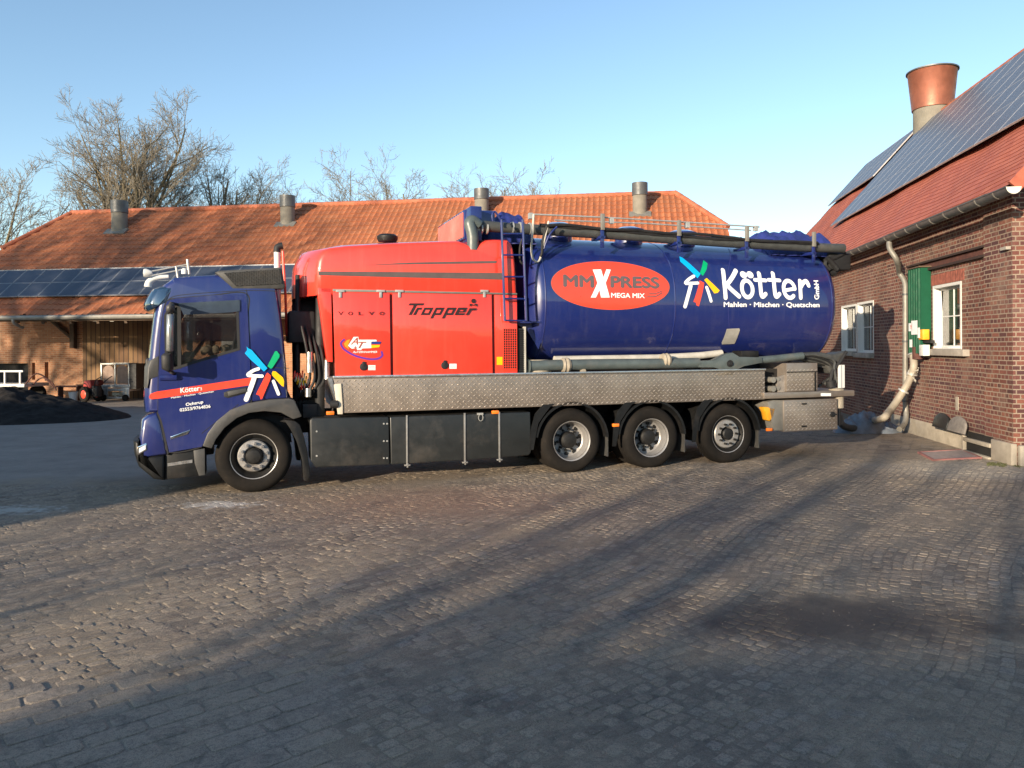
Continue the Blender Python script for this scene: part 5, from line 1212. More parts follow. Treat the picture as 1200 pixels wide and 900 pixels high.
# round ventilators on the roof
for (cx_, by, ty, w_) in ((138.5, 270, 235, 19), (336, 262, 229, 18), (564, 252, 221, 18), (750, 250, 214, 18.5)):
    q = BF.on(cx_, by, pt, nrm); D_ = BF.wor(q).y; r = w_ / 2 / 900 * D_ * .92; h = (by - ty) / 900 * D_
    m = MB(); m.lathe([(0, -.5), (r, -.5), (r, h * .6), (0, h * .6)], (q.x, q.y + r * .3, q.z), axis='z', n=28); v = m.build('roof_ventilator', M['fibre_cement'], barn)
    m = MB(); m.lathe([(r * 1.02, h * .58), (r * 1.08, h * .6), (r * 1.08, h), (r * .98, h), (r * .95, h - .25), (0, h - .25)], (q.x, q.y + r * .3, q.z), axis='z', n=28); m.build('ventilator_cap', M['zinc'], v)
    m = MB(); W2 = r * 1.5; f0 = Vector((q.x, q.y, q.z)) - us * r * 1.2 + un * .075
    m.add([f0 - ux * W2, f0 + ux * W2, f0 + ux * W2 + us * r * 1.3, f0 - ux * W2 + us * r * 1.3] + [p - un * .06 for p in (f0 - ux * W2, f0 + ux * W2, f0 + ux * W2 + us * r * 1.3, f0 - ux * W2 + us * r * 1.3)], [(0, 1, 2, 3), (0, 4, 5, 1), (1, 5, 6, 2), (2, 6, 7, 3), (3, 7, 4, 0)]); m.build('flashing', M['pale_zinc'], v)

# ================================================================== THE BRICK BUILDING ON THE RIGHT
c0 = gnd(1192, 546); RF = Frame(c0.x, c0.y, R(-98)); W = RF.at
house = thing('brick_building', 'red brick farm building with solar panels on its red tiled roof, at the right edge', 'building', (c0.x, c0.y, 0), R(-98))
FAR = -21.6; HW = 4.52
m = MB(); m.box(FAR, 0, 0, .35, 0, HW); wall = m.build('wall', M['brick'], house)
wins = [(986.8, 1003.4, 359, 411.5), (1005.5, 1023.5, 355, 413.5), (1094.5, 1126, 334.5, 409)]
rects = []
for (a, b_, t_, l_) in wins:
    x0 = W(a, t_)[0]; x1 = W(b_, t_)[0]; mid = (a + b_) / 2; rects.append((x0, x1, W(mid, l_)[1], W(mid, t_ + 0)[1]))
cc = []
for (x0, x1, z0, z1) in rects: m = MB(); m.box(x0, x1, -.2, .5, z0, z1); cc.append(m.build('c', M['dark']))
cut(wall, cc)
def window(x0, x1, z0, z1, sillw):
    f = .05; m = MB()                                           # white reveal lining and casement
    rv = MB(); rv.box(x0, x0 + .02, -.012, .16, z0, z1); rv.box(x1 - .02, x1, -.012, .16, z0, z1); rv.box(x0 + .02, x1 - .02, -.012, .16, z1 - .02, z1); rv.box(x0 + .02, x1 - .02, -.012, .16, z0, z0 + .02)
    rv.box(x0 - .035, x0, -.014, -.002, z0, z1 + .035); rv.box(x1, x1 + .035, -.014, -.002, z0, z1 + .035); rv.box(x0, x1, -.014, -.002, z1, z1 + .035)
    wo = rv.build('window', M['white'], house)
    a, b_, c_, d_ = x0 + .02, x1 - .02, z0 + .02, z1 - .02
    m.box(a, a + f, .11, .16, c_, d_); m.box(b_ - f, b_, .11, .16, c_, d_); m.box(a + f, b_ - f, .11, .16, d_ - f, d_); m.box(a + f, b_ - f, .11, .16, c_, c_ + f)
    xm, zm = (a + b_) / 2, c_ + (d_ - c_) * .52; m.box(xm - .014, xm + .014, .12, .15, c_ + f, d_ - f); m.box(a + f, b_ - f, .121, .149, zm - .012, zm + .012); m.build('window_frame', M['white'], wo, bevel=.004)
    m = MB(); m.box(a + f, b_ - f, .132, .137, c_ + f, d_ - f); m.build('pane', M['window_glass'], wo)
    m = MB(); m.box(a + f, a + f + (b_ - a) * .3, .2, .22, c_ + .1, d_); m.build('curtain', M['curtain'], wo)
    m = MB(); m.box(x0 - .05, x1 + .05, .5, .54, z0 - .1, z1 + .1); m.build('room_back', M['plaster'], wo)
    m = MB(); m.box(x0 - .06, x1 + sillw, -.12, .1, z0 - .13, z0 - .003); m.build('sill', M['sill'], wo, bevel=.01)
window(*rects[0], .04); window(*rects[1], .04); window(*rects[2], .35)
# soldier course over the near window, lintel irons, pilaster
x0, x1, z0, z1 = rects[2]; m = MB(); xx = x0 - .12
while xx < x1 + .12: m.box(xx, xx + .056, -.014, .02, z1 + .045, z1 + .26); xx += .077
m.build('window_arch', plain('arch_brick', (.22, .07, .048), .9, var=.35, scale=11), house)
m = MB(); m.box(x0 - .13, x1 + .13, -.004, -.001, z1 + .037, z1 + .25)
m.build('arch_mortar', M['sill'], house)
xi, xj = W(1066, 318)[0], W(1158, 292)[0]; zi = W(1157, 287)[1]
m = MB(); m.box(xi, xj, -.075, .0, zi - .04, zi); m.box(xi, xj, -.075, .0, zi - .21, zi - .165); il = m.build('iron_lintel', plain('dark_iron', (.03, .017, .014), .8, var=.3), house)
m = MB(); m.box(xi, xj, -.012, .0, zi - .165, zi - .04); m.build('lintel_web', M['rust'], il)
xpl = W(1157, 400)[0]
m = MB(); m.box(xpl, -.0, -.055, -.002, .36, HW - .28); m.build('pilaster', M['brick'], house)
m = MB(); m.box(FAR, 0, -.05, -.003, HW - .26, HW - .02); m.build('cornice', M['brick'], house)
# roof
RP = R(48); y0, ze_ = -.42, 4.40; yrg = 4.37; cR, sR_ = math.cos(RP), math.sin(RP); L_r = (yrg - y0) / cR; zrg = ze_ + L_r * sR_
m = MB(); m.add([(-.004, .35, 0), (-.004, 2 * yrg, 0), (-.004, 2 * yrg, HW), (-.004, yrg, zrg - .2), (-.004, .35, HW + .1)] + [(-.3, .35, 0), (-.3, 2 * yrg, 0), (-.3, 2 * yrg, HW), (-.3, yrg, zrg - .2), (-.3, .35, HW + .1)], [(0, 1, 2, 3, 4), (9, 8, 7, 6, 5), (0, 5, 6, 1), (1, 6, 7, 2), (2, 7, 8, 3), (3, 8, 9, 4), (4, 9, 5, 0)]); m.build('gable_wall', M['brick'], house)
m = MB(); m.add([(FAR + .3, .35, 0), (FAR + .3, 2 * yrg, 0), (FAR + .3, 2 * yrg, HW), (FAR + .3, yrg, zrg - .2), (FAR + .3, .35, HW + .1)], [(0, 1, 2, 3, 4)]); m.build('gable_wall', M['brick'], house)
XE = W(1186, 219, y0)[0]; XF = FAR - .1
roof_slope('roof', house, M['flat_tile'], XF, XE, y0, ze_, RP, L_r, None, lambda x: L_r, .17, .15, 0.0, .009, 2)
slab('roof', house, M['flat_tile'], [(XE, 2 * yrg - y0, ze_), (XF, 2 * yrg - y0, ze_), (XF, yrg, zrg - .01), (XE, yrg, zrg - .01)], [(0, 0), (22, 0), (22, 7), (0, 7)])
ridge_run(house, (XF, yrg, zrg + .02), (XE, yrg, zrg + .02), .12)
rpt, rn = (0, y0, ze_), (0, -sR_, cR); usR, unR = Vector((0, cR, sR_)), Vector((0, -sR_, cR))
m = MB(); O = Vector((XE, y0, ze_)); P = lambda s, n, x: Vector((x, y0, ze_)) + usR * s + unR * n
m.add([P(0, -.12, XE), P(L_r, -.12, XE), P(L_r, .09, XE), P(0, .09, XE), P(0, -.12, XE + .06), P(L_r, -.12, XE + .06), P(L_r, .09, XE + .06), P(0, .09, XE + .06)], [(0, 1, 2, 3), (4, 5, 6, 7), (0, 4, 5, 1), (1, 5, 6, 2), (2, 6, 7, 3), (3, 7, 4, 0)]); m.build('verge_board', plain('verge_red', (.35, .09, .05), .6, var=.2), house)
m = MB(); m.box(FAR, 0, -.4, -.055, HW - .1, HW - .06); m.build('soffit', M['timber'], house)
# gutter with brackets
yg = -.52; zg = W(1182, 221, yg)[1]; r = .105; m = MB(); ring = lambda x, rr: [(x, yg + rr * math.cos(t), zg + rr * math.sin(t)) for t in [math.pi + math.pi * k / 12 for k in range(13)]]
gx1 = W(1188, 222, yg)[0]
m.loft([ring(XF, r) + ring(XF, r - .008)[::-1], ring(gx1, r) + ring(gx1, r - .008)[::-1]]); m.tube([(XF, yg - r, zg), (gx1, yg - r, zg)], .012, 6); gut = m.build('gutter', M['zinc'], house)
m = MB(); m.add(ring(gx1 + .004, r + .004), [tuple(range(13))]); m.build('gutter_end', plain('gutter_end', (.55, .52, .46), .5, var=.1), gut)
k = 0
while gx1 - .45 - k * .62 > XF:
    x = gx1 - .45 - k * .62; m = MB(); m.loft([ring(x, r + .006) + ring(x, r + .001)[::-1], ring(x + .035, r + .006) + ring(x + .035, r + .001)[::-1]]); m.build('gutter_bracket', M['pale_zinc'], gut); k += 1
# rainwater pipe with its swan neck
pp = [((1042, 284), yg), ((1043, 292), yg), ((1050, 303), -.42), ((1053, 312), -.3), ((1054, 320), -.2), ((1060, 330), -.12), ((1061, 345), -.12), ((1061, 400), -.12), ((1061, 470), -.12), ((1062, 486), -.12), ((1060, 496), -.2), ((1054, 503), -.4)]
m = MB(); pts = []
for (q, off) in pp: x, z = W(q[0], q[1], off); pts.append((x, off, z))
m.tube(smooth_line(pts, 5), .058, 14); dpp = m.build('rainwater_pipe', M['pale_zinc'], house)
for kk in (6, 7, 8): m = MB(); m.lathe([(0, -.02), (.072, -.02), (.072, .02), (0, .02)], pts[kk], axis='z', n=16); m.build('pipe_clip', M['zinc'], dpp)
# plinth, cellar window, footing
yf_ = RF.loc(gnd(1133, 528)).y; xa, xb = W(1044, 500)[0], W(1135, 508)[0]; zp = .34
m = MB(); m.box(xa, xb, max(yf_, -.6), -.003, 0, zp); m.build('plinth_step', M['concrete'], house, bevel=.03)
xa2, xb2 = W(1136, 510)[0], W(1168, 520)[0]
m = MB(); m.box(xb2, .02, -.1, -.003, 0, .36); m.build('footing', M['concrete'], house, bevel=.02)
m = MB(); m.box(.0, .1, .0, 3, 0, .34); m.build('footing', M['concrete'], house, bevel=.02)
m = MB(); m.box(xa2, xb2, -.12, -.06, .2, .27); m.box(xa2 - .04, xa2 + .02, -.12, -.003, 0, .36); m.box(xa2, xb2, -.14, -.06, .0, .035); cw = m.build('cellar_window', M['concrete'], house, bevel=.006)
m = MB(); m.box(xa2 + .02, xb2, -.06, -.04, .03, .38); m.build('cellar_void', M['dark'], cw)
# solar fields
q1, q2 = RF.on(1200, 154, rpt, rn), RF.on(980, 264, rpt, rn); s0 = ((q1.y + q2.y) / 2 - y0) / cR
xend = RF.on(976, 266, rpt, rn).x; ph_ = (L_r - s0 - .35) / 4; me = None; k = 0; xlast = RF.on(1172, 166.5, rpt, rn).x
kk = int((xlast - xend) / 1.0); x = xlast - kk
while x < XE + .0 - .2:
    for r_ in range(4): me = solar_module(house, M['solar_grey'], Vector((x, y0, ze_)) + usR * (s0 + r_ * ph_) + unR * .13, Vector((1, 0, 0)), usR, unR, .985, ph_ - .015, me)
    x += 1.0
xg = xlast - kk - 1.9; me2 = None
for k in range(6):
    for r_ in range(2): me2 = solar_module(house, M['solar_grey'], Vector((xg - k, y0, ze_)) + usR * (s0 + (r_ + 2) * ph_ + .2) + unR * .13, Vector((1, 0, 0)), usR, unR, .985, ph_ - .015, me2)
# big flue with a flared copper pot
xc = -(10.75 * 900 / (1093 - 724) - 12.47 / math.cos(R(8)) - .5); yc = yrg - .15
D_ = RF.wor((xc, yc, 0)).y; r = 21 / 900 * D_; zt_ = 2 + (402.3 - 84) / 900 * D_; zm_ = 2 + (402.3 - 126) / 900 * D_
# place the flue on its own sight line along the ridge
t_ = RF.on(1093, 170, (0, yc, 0), (0, 1, 0)); xc = t_.x; D_ = RF.wor((xc, yc, 0)).y; r = 20.5 / 900 * D_; zt_ = RF.at(1093, 84, yc)[1]; zm_ = RF.at(1093, 127, yc)[1]
m = MB(); m.lathe([(0, zrg - 2.2), (r, zrg - 2.2), (r, zm_), (0, zm_)], (xc, yc, 0), axis='z', n=36); fl = m.build('flue', M['fibre_cement'], house)
m = MB(); m.lathe([(r * 1.02, zm_ - .05), (r * 1.07, zm_ - .04), (r * 1.28, zt_ - .03), (r * 1.33, zt_), (r * 1.28, zt_), (r * 1.02, zm_ + .1), (0, zm_ + .1)], (xc, yc, 0), axis='z', n=40); m.build('copper_pot', M['copper'], fl, sharp=50)
m = MB(); m.lathe([(r * 1.3, zt_ - .03), (r * 1.36, zt_ - .02), (r * 1.36, zt_ + .02), (r * 1.28, zt_ + .02)], (xc, yc, 0), axis='z', n=40); m.build('pot_rim', M['zinc'], fl)
# small fixings on the wall
for q, w_, h_ in (((1194, 286), .16, .05),):
    x, z = W(q[0], q[1], -.06); m = MB(); m.box(-.25, -.05, -.13, -.055, z - h_, z); m.build('wall_ledge', M['sill'], house)
x, z = W(1122, 471); m = MB(); m.box(x - .06, x + .06, -.012, -.002, z - .16, z + .1); m.build('patch_plate', M['concrete'], house)

# ---- green filling shaft on the wall
xa, xb = W(1064, 330)[0], W(1081.5, 330)[0]; zt2 = W(1072, 318)[1]; zb2 = W(1072, 427)[1]
x0g, x1g = W(1064.5, 330, -.22)[0], W(1079.5, 330, -.2)[0]
gs = thing('filling_shaft', 'green ribbed metal shaft with stickers on the brick wall beside the rainwater pipe', 'shaft')
gs.location = RF.wor(((x0g + x1g) / 2, -.06, 0)); gs.rotation_euler = (0, 0, R(-98))
wd = (x1g - x0g) / 2; zoff = 0
m = MB(); prof = [(-wd, 0), (-wd, -.2)]; nr = 5
for k in range(nr):
    a = -wd + 2 * wd * k / nr; st = 2 * wd / nr; prof += [(a + st * .2, -.2), (a + st * .3, -.235), (a + st * .7, -.235), (a + st * .8, -.2)]
prof += [(wd, -.2), (wd, 0)]
m.loft([[(x, y + .05, z) for x, y in prof] for z in (zb2 + .25, zt2)]); m.build('shaft_cover', M['green_sheet'], gs, sharp=30)
m = MB(); m.box(-wd - .02, wd + .04, -.2, .05, zt2 + .002, zt2 + .03); m.build('shaft_cap', M['timber'], gs)
def sticker(px0, px1, py0, py1, mat, yy=-.148, name='sticker'):
    yy -= .042; off = -.06 + yy
    a, z1 = W(px0, py0, off); b_, z0 = W(px1, py1, off); c_ = (x0g + x1g) / 2; m = MB(); m.box(a - c_, b_ - c_, yy - .004, yy, z0, z1); return m.build(name, M[mat], gs)
s_ = sticker(1068, 1075, 376, 392, 'decal_white'); sticker(1065, 1069.5, 379, 388, 'decal_white'); sticker(1066, 1069, 398, 407, 'decal_white'); sticker(1075.5, 1078, 384, 396, 'decal_white', -.1486)
x, z = W(1068, 383, -.25); c_ = (x0g + x1g) / 2
f = Flat(); 
for k in range(3): f.poly([(x - c_ - .06, z - .03 + .03 * k), (x - c_ + .05, z - .03 + .03 * k), (x - c_ + .05, z - .02 + .03 * k), (x - c_ - .06, z - .02 + .03 * k)])
f.lay('sticker_print', M['decal_red'], gs, lambda x, z: -.195)
m = MB(); m.box(wd - .02, wd + .2, -.19, -.06, W(1084, 398, -.2)[1], W(1084, 386, -.2)[1]); m.build('yellow_box', M['yellow'], gs, bevel=.008)
m = MB(); m.box(wd - .0, wd + .22, -.19, -.06, W(1084, 417, -.2)[1], W(1084, 404, -.2)[1]); m.build('meter_box', M['white'], gs, bevel=.008)
m = MB(); z = W(1084, 401, -.2)[1]; m.box(wd, wd + .42, -.12, -.04, z - .02, z + .04); m.build('bar', M['frame'], gs)
m = MB(); z = W(1075, 412, -.2)[1]; m.lathe([(0, -.16), (.1, -.16), (.1, .1), (0, .1)], (0.05, -.12, z), axis='z', n=18); m.build('inlet_socket', M['rust'], gs)

# ---- suction hose from the shaft down to the truck's tail
hp = [((1070, 416), -.22), ((1071, 428), -.24), ((1068, 440), -.28), ((1060, 456), -.4), ((1051, 470), -.55), ((1043, 481), -.75), ((1035, 490), -1.0)]
pts = [RF.wor((W(q[0], q[1], o_)[0], o_, W(q[0], q[1], o_)[1])) for q, o_ in hp]
e = pts[-1]; g = gnd(1012, 506); pts += [Vector((g.x + .25, g.y + .1, .24)), Vector((g.x + .02, g.y + .05, .14))]
sp_ = smooth_line(pts, 14); rr = [.078 if k % 2 else .07 for k in range(len(sp_))]
hose = thing('suction_hose', 'thick beige ribbed hose hanging from the green shaft down to the tarpaulin', 'hose', (e.x, e.y, 0))
m = MB(); m.tube([p - Vector((e.x, e.y, 0)) for p in sp_], rr, 14); m.build('hose', M['hose_beige'], hose, sharp=80)
m = MB(); 
for k in (1, 26, 44): d = sp_[k + 1] - sp_[k]; m.tube([sp_[k] - d * .8 - Vector((e.x, e.y, 0)), sp_[k] + d * .8 - Vector((e.x, e.y, 0))], .115, 14)
m.build('hose_clamp', M['galv'], hose)
for k in range(10):
    a = sp_[20 + k * 2]; 
m = MB(); 
for k in range(16): p = sp_[18 + k] - Vector((e.x, e.y, 0)); m.tube([p + Vector((.1 * math.cos(k * .9), .1 * math.sin(k * .9) - .02, .06 * math.sin(k * 1.3))), p + Vector((.1 * math.cos(k * .9 + .8), .1 * math.sin(k * .9 + .8) - .02, .06 * math.sin(k * 1.3 + .8) - .03))], .012, 5)
m.build('tie_rope', M['pale_tube'], hose)

# ---- tarpaulin over coiled hose
def heap(name, c, rx, ry, h, mat, seed, rot=0., nr=26, na=56, rough=.3, flat=1.6, sc=3., clod=0.):
    from mathutils import noise
    vs = [(0, 0, h)]; fs = []
    for i in range(1, nr + 1):
        t = i / nr
        for j in range(na):
            a = 2 * math.pi * j / na; e = 1 + .16 * noise.noise(Vector((math.cos(a) * 1.3, math.sin(a) * 1.3, seed)))
            x, y = rx * t * e * math.cos(a), ry * t * e * math.sin(a)
            n1 = noise.noise(Vector((x * sc + seed, y * sc, 1))) * .6 + noise.noise(Vector((x * sc * 2.4, y * sc * 2.4 + seed, 2))) * .35
            z = h * max(0, (1 - t ** flat)) * (1 + rough * n1) + h * .12 * n1 * (1 - t) ; z = max(z, .0) if i < nr else -.02
            if clod: z += clod * (1 - t ** 6) * (noise.noise(Vector((x * 6, y * 6, 4))) + .7 * noise.noise(Vector((x * 14, y * 14, 7))))
            vs.append((x, y, z))
    for j in range(na): fs.append((0, 1 + j, 1 + (j + 1) % na))
    for i in range(nr - 1):
        for j in range(na): a, b_ = 1 + i * na + j, 1 + i * na + (j + 1) % na; fs.append((a, a + na, b_ + na, b_))
    o = raw(name, vs, fs, mat, None, True); o.location = c; o.rotation_euler = (0, 0, rot); return o
g = gnd(1012, 506); tp_ = heap('tarpaulin', (g.x - .02, g.y - .02, 0), .74, .36, .42, M['tarp'], 3, .15, rough=.75, flat=2.2, sc=5.); tag(tp_, 'crumpled blue-grey tarpaulin lying on the ground where the hose meets the truck', 'tarpaulin')
g = gnd(1040, 507); t2 = heap('cloth_bundle', (g.x, g.y + .15, 0), .45, .35, .22, M['tarp'], 9, .4, rough=.7, flat=2., sc=6.); tag(t2, 'low heap of blue-grey cloth beside the rainwater pipe foot', 'cloth')
# ---- leaning boards on the plinth
for (a, b_, t_, bt_, mt, lab) in ((1093, 1109.5, 484, 505, 'skirt', 'dark round-topped board leaning on the brick wall, left of the paler one'), (1110.5, 1130, 488, 510, 'wood_grey', 'pale grey round-topped board leaning on the brick wall above the plinth')):
    yb_ = -.22; xa, z0 = W(a, bt_, yb_); xb, _ = W(b_, bt_, yb_); zt_ = W((a + b_) / 2, t_, yb_)[1]; w_ = xb - xa; h_ = zt_ - zp + .0
    o_ = [(-w_ / 2, 0), (w_ / 2, 0)] + [(w_ / 2 * math.cos(t) , h_ * .38 + h_ * .62 * math.sin(t)) for t in [math.pi * k / 14 for k in range(15)]]
    m = MB(); m.prism(o_, -.02, .02); bo = m.build('cover_board', M[mt], None, bevel=.006); bo.rotation_mode = 'XYZ'
    bo.location = RF.wor(((xa + xb) / 2, yb_, zp + .006)); bo.rotation_euler = (R(-14), 0, R(-98)); tag(bo, lab, 'board')
# ---- red-edged grating in the paving
P = [gnd(*q) for q in ((1075, 531), (1128, 528), (1151, 537.5), (1093, 540.5))]; ctr = sum(P, Vector()) / 4
gr = thing('floor_plate', 'pale flat plate with a faded red edge lying on the paving by the plinth', 'plate', (ctr.x, ctr.y, 0))
def ins(t): return [p.lerp(ctr, t) - Vector((ctr.x, ctr.y, 0)) for p in P]
a_, b_ = ins(0), ins(.1); m = MB(); up = Vector((0, 0, .03))
for k in range(4): j = (k + 1) % 4; m.add([a_[k] + up, a_[j] + up, b_[j] + up, b_[k] + up, a_[k], a_[j], b_[j], b_[k]], [(0, 1, 2, 3), (0, 4, 5, 1), (2, 6, 7, 3), (4, 5, 6, 7), (1, 5, 6, 2), (3, 7, 4, 0)])
m.build('plate_edge', M['pink_rim'], gr); m = MB(); up = Vector((0, 0, .022)); m.add([p + up for p in b_] + list(b_), [(0, 1, 2, 3), (4, 5, 6, 7), (0, 4, 5, 1), (1, 5, 6, 2), (2, 6, 7, 3), (3, 7, 4, 0)]); m.build('plate_top', M['mat_pale'], gr)
# moss along the foot of the wall
rnd = random.Random(11); vs = []; fs = []
for k in range(700):
    t = rnd.random(); q = (1110 + t * 95, 541.5 + rnd.gauss(0, 1.0) + t * 5)
    if math.sin(q[0] * .19) + math.sin(q[0] * .07 + 1) < .1: continue
    p = gnd(*q); a = rnd.random() * 6.28; s_ = .012 + rnd.random() * .02; n = len(vs); h = .006 + rnd.random() * .025
    vs += [(p.x + s_ * math.cos(a), p.y + s_ * math.sin(a), 0.001), (p.x - s_ * math.cos(a), p.y - s_ * math.sin(a), 0.001), (p.x + rnd.gauss(0, .012), p.y + rnd.gauss(0, .012), h)]; fs.append((n, n + 1, n + 2))
o = raw('moss', vs, fs, M['moss']); o['kind'] = 'stuff'; o['label'] = 'green moss tufts along the foot of the brick wall'; o['category'] = 'moss'

# grit, chips of stone and dead leaf bits lying over the setts
rnd = random.Random(33); vs = []; fs = []
for k in range(5200):
    z_ = 3.4 + 9.5 * rnd.random() ** 1.5; x_ = (rnd.random() - .5) * 1.42 * z_; s_ = .0025 + .007 * rnd.random() ** 3; a = rnd.random() * 6.28; n = len(vs); h = s_ * rnd.uniform(.4, .9)
    for j in range(4): b_ = a + j * 1.57 + rnd.uniform(-.4, .4); rr_s = s_ * rnd.uniform(.7, 1.3); vs.append((x_ + rr_s * math.cos(b_), z_ + rr_s * math.sin(b_), .001))
    vs.append((x_ + rnd.gauss(0, s_ * .2), z_ + rnd.gauss(0, s_ * .2), h)); fs += [(n, n + 1, n + 4), (n + 1, n + 2, n + 4), (n + 2, n + 3, n + 4), (n + 3, n, n + 4)]
o = raw('grit', vs, fs, plain('grit', (.26, .215, .165), .95, var=.5, scale=3)); o['kind'] = 'stuff'; o['label'] = 'loose grit and small chips scattered over the paved yard'; o['category'] = 'grit'

# ================================================================== IN FRONT OF THE BARN
hp_ = heap('soil_heap', (-15.0, 22.3, 0), 4.1, 2.4, .78, M['soil'], 5, -.1, nr=90, na=220, rough=.3, flat=1.5, sc=1.4, clod=.022); tag(hp_, 'low dark heap of soil in front of the barn wall at the far left', 'heap')
def barn_spot(px, y): x, _ = BF.at(px, 440, y); return BF.wor((x, y, 0))
# crate of two arched brown panels on a wheeled frame
p = barn_spot(135, -1.1); ct = thing('cage_trailer', 'small pale metal trailer carrying two arched brown panels before the plank wall', 'trailer', p, R(-8))
m = MB()
for x in (-.58, -.02, .54): m.box(x, x + .05, -.03, .03, .55, 1.42)
m.box(-.58, .59, -.03, .03, 1.36, 1.42); m.box(-.6, .62, -.03, .03, .5, .62); m.box(-.58, .59, .5, .56, 1.36, 1.42); m.box(-.58, -.53, .03, .5, 1.36, 1.42); m.box(.54, .59, .03, .5, 1.36, 1.42); m.box(.54, .59, .5, .55, .5, 1.36); m.build('cage_frame', M['galv'], ct, bevel=.006)
for cx_ in (-.275, .285):
    o_ = [(cx_ - .22, .64), (cx_ + .22, .64), (cx_ + .22, 1.14)] + [(cx_ + .22 * math.cos(t), 1.14 + .2 * math.sin(t)) for t in [math.pi * k / 10 for k in range(1, 10)]] + [(cx_ - .22, 1.14)]
    m = MB(); m.prism(o_, .0, .02); m.build('arched_panel', M['rust_panel'], ct)
m = MB(); m.box(.6, .85, .0, .8, .45, 1.4); m.build('dark_side', M['frame'], ct)
m = MB(); m.box(-.55, .58, 0, .7, .36, .46); m.box(-.55, -.3, -.02, .02, .1, .5); m.box(.3, .58, -.02, .02, .1, .5); m.box(-.5, .55, -.03, .0, .08, .16); m.build('cart_base', M['galv'], ct, bevel=.01)
for x in (-.45, .45):
    m = MB(); m.lathe([(0, -.05), (.1, -.05), (.12, -.03), (.12, .03), (.1, .05), (0, .05)], (x, -.06, .12), n=18); m.build('cart_wheel', M['tyre'], ct)
m = MB(); rnd = random.Random(6)
for k in range(9): x = -.25 + rnd.random() * .5; m.box(x, x + .1, .1, .3, .16 + rnd.random() * .05, .25 + rnd.random() * .1)
m.build('cart_load', M['skin_cloth'], ct)
# small red two-wheeled tractor
p = barn_spot(107, -1.6); tr = thing('walking_tractor', 'small red and black walking tractor standing between the soil heap and the trailer', 'tractor', p, R(-30))
m = MB(); m.loft([[(x, y, z) for x, y, z in ((-.35, -.12, .55), (-.35, .12, .55), (-.3, .1, .78), (-.3, -.1, .78))], [(x, y, z) for x, y, z in ((.2, -.16, .5), (.2, .16, .5), (.15, .14, .82), (.15, -.14, .82))]]); m.build('bonnet', plain('dull_red', (.3, .035, .028), .6, var=.25), tr, bevel=.03)
m = MB(); m.box(-.4, .35, -.14, .14, .25, .5); m.box(.15, .5, -.1, .1, .2, .6); m.build('engine', M['frame'], tr, bevel=.03)
for y in (-.25, .25):
    m = MB(); m.lathe([(0, -.06), (.15, -.06), (.26, -.07), (.29, -.03), (.29, .03), (.26, .07), (.15, .06), (0, .06)], (.0, y, .29), n=26); wh = m.build('tractor_wheel', M['tyre'], tr); m = MB(); m.lathe([(0, -.075), (.13, -.07), (.15, -.06), (0, -.06)], (0, y, .29), n=18); m.build('rim', M['decal_red'], wh)
m = MB()
for y in (-.2, .2): m.tube(smooth_line([(.3, y * .4, .5), (.6, y, .8), (.95, y, .95)]), .018, 8)
m.build('handlebar', M['frame'], tr); m = MB(); m.lathe([(0, -.1), (.1, -.1), (.12, 0), (.1, .1), (0, .1)], (.5, 0, .72), n=16); m.build('fuel_can', M['rear_red'], tr)
# low wagon at the far left
p = barn_spot(14, -2.6); wg = thing('flat_wagon', 'low pale flat wagon with a railing behind the dark soil heap', 'wagon', p, R(-8))
m = MB(); m.box(-1.1, 1.0, -.6, .6, .62, .74); m.build('wagon_bed', M['galv'], wg, bevel=.01); m = MB()
for x in (-1.0, -.4, .2, .8): m.box(x, x + .05, -.6, -.55, .74, 1.16)
m.box(-1.05, .95, -.61, -.54, 1.16, 1.22); m.build('railing', M['white'], wg)
for x in (-.7, .6):
    for y in (-.62, .5): m = MB(); m.lathe([(0, -.06), (.2, -.06), (.3, -.07), (.33, -.03), (.33, .06), (.3, .1), (0, .1)], (x, y, .33), n=26); m.build('wagon_wheel', M['tyre'], wg)
m = MB(); m.tube(smooth_line([(.95, -.5, .7), (1.4, -.5, 1.1), (1.9, -.4, .8), (2.1, -.4, .5)]), .025, 8); m.tube(smooth_line([(1.0, -.2, .7), (1.5, -.3, .95), (2.0, -.4, .6)]), .025, 8); m.build('draw_bar', M['rust'], wg)
p = barn_spot(86, -1.3); bk = thing('bucket', 'small white bucket on the ground in front of the orange brick wall', 'bucket', p); m = MB(); m.lathe([(0, 0), (.13, 0), (.17, .34), (.155, .34), (.12, .03), (0, .03)], (0, 0, 0), axis='z', n=20); m.build('bucket_body', M['white'], bk); m = MB(); m.tube(smooth_line([(-.16, 0, .33), (-.1, -.05, .2), (.1, -.05, .2), (.16, 0, .33)]), .006, 5); m.build('bucket_handle', M['galv'], bk)
p = barn_spot(80, -.9); pb_ = thing('work_bench', 'low dark bench of planks against the orange brick wall', 'bench', p, R(-8)); m = MB(); m.box(-.4, .5, -.15, .15, .5, .56); m.build('bench_top', M['rust'], pb_); 
for x in (-.35, .42): m = MB(); m.box(x, x + .05, -.12, .12, 0, .5); m.build('bench_leg', M['rust'], pb_)

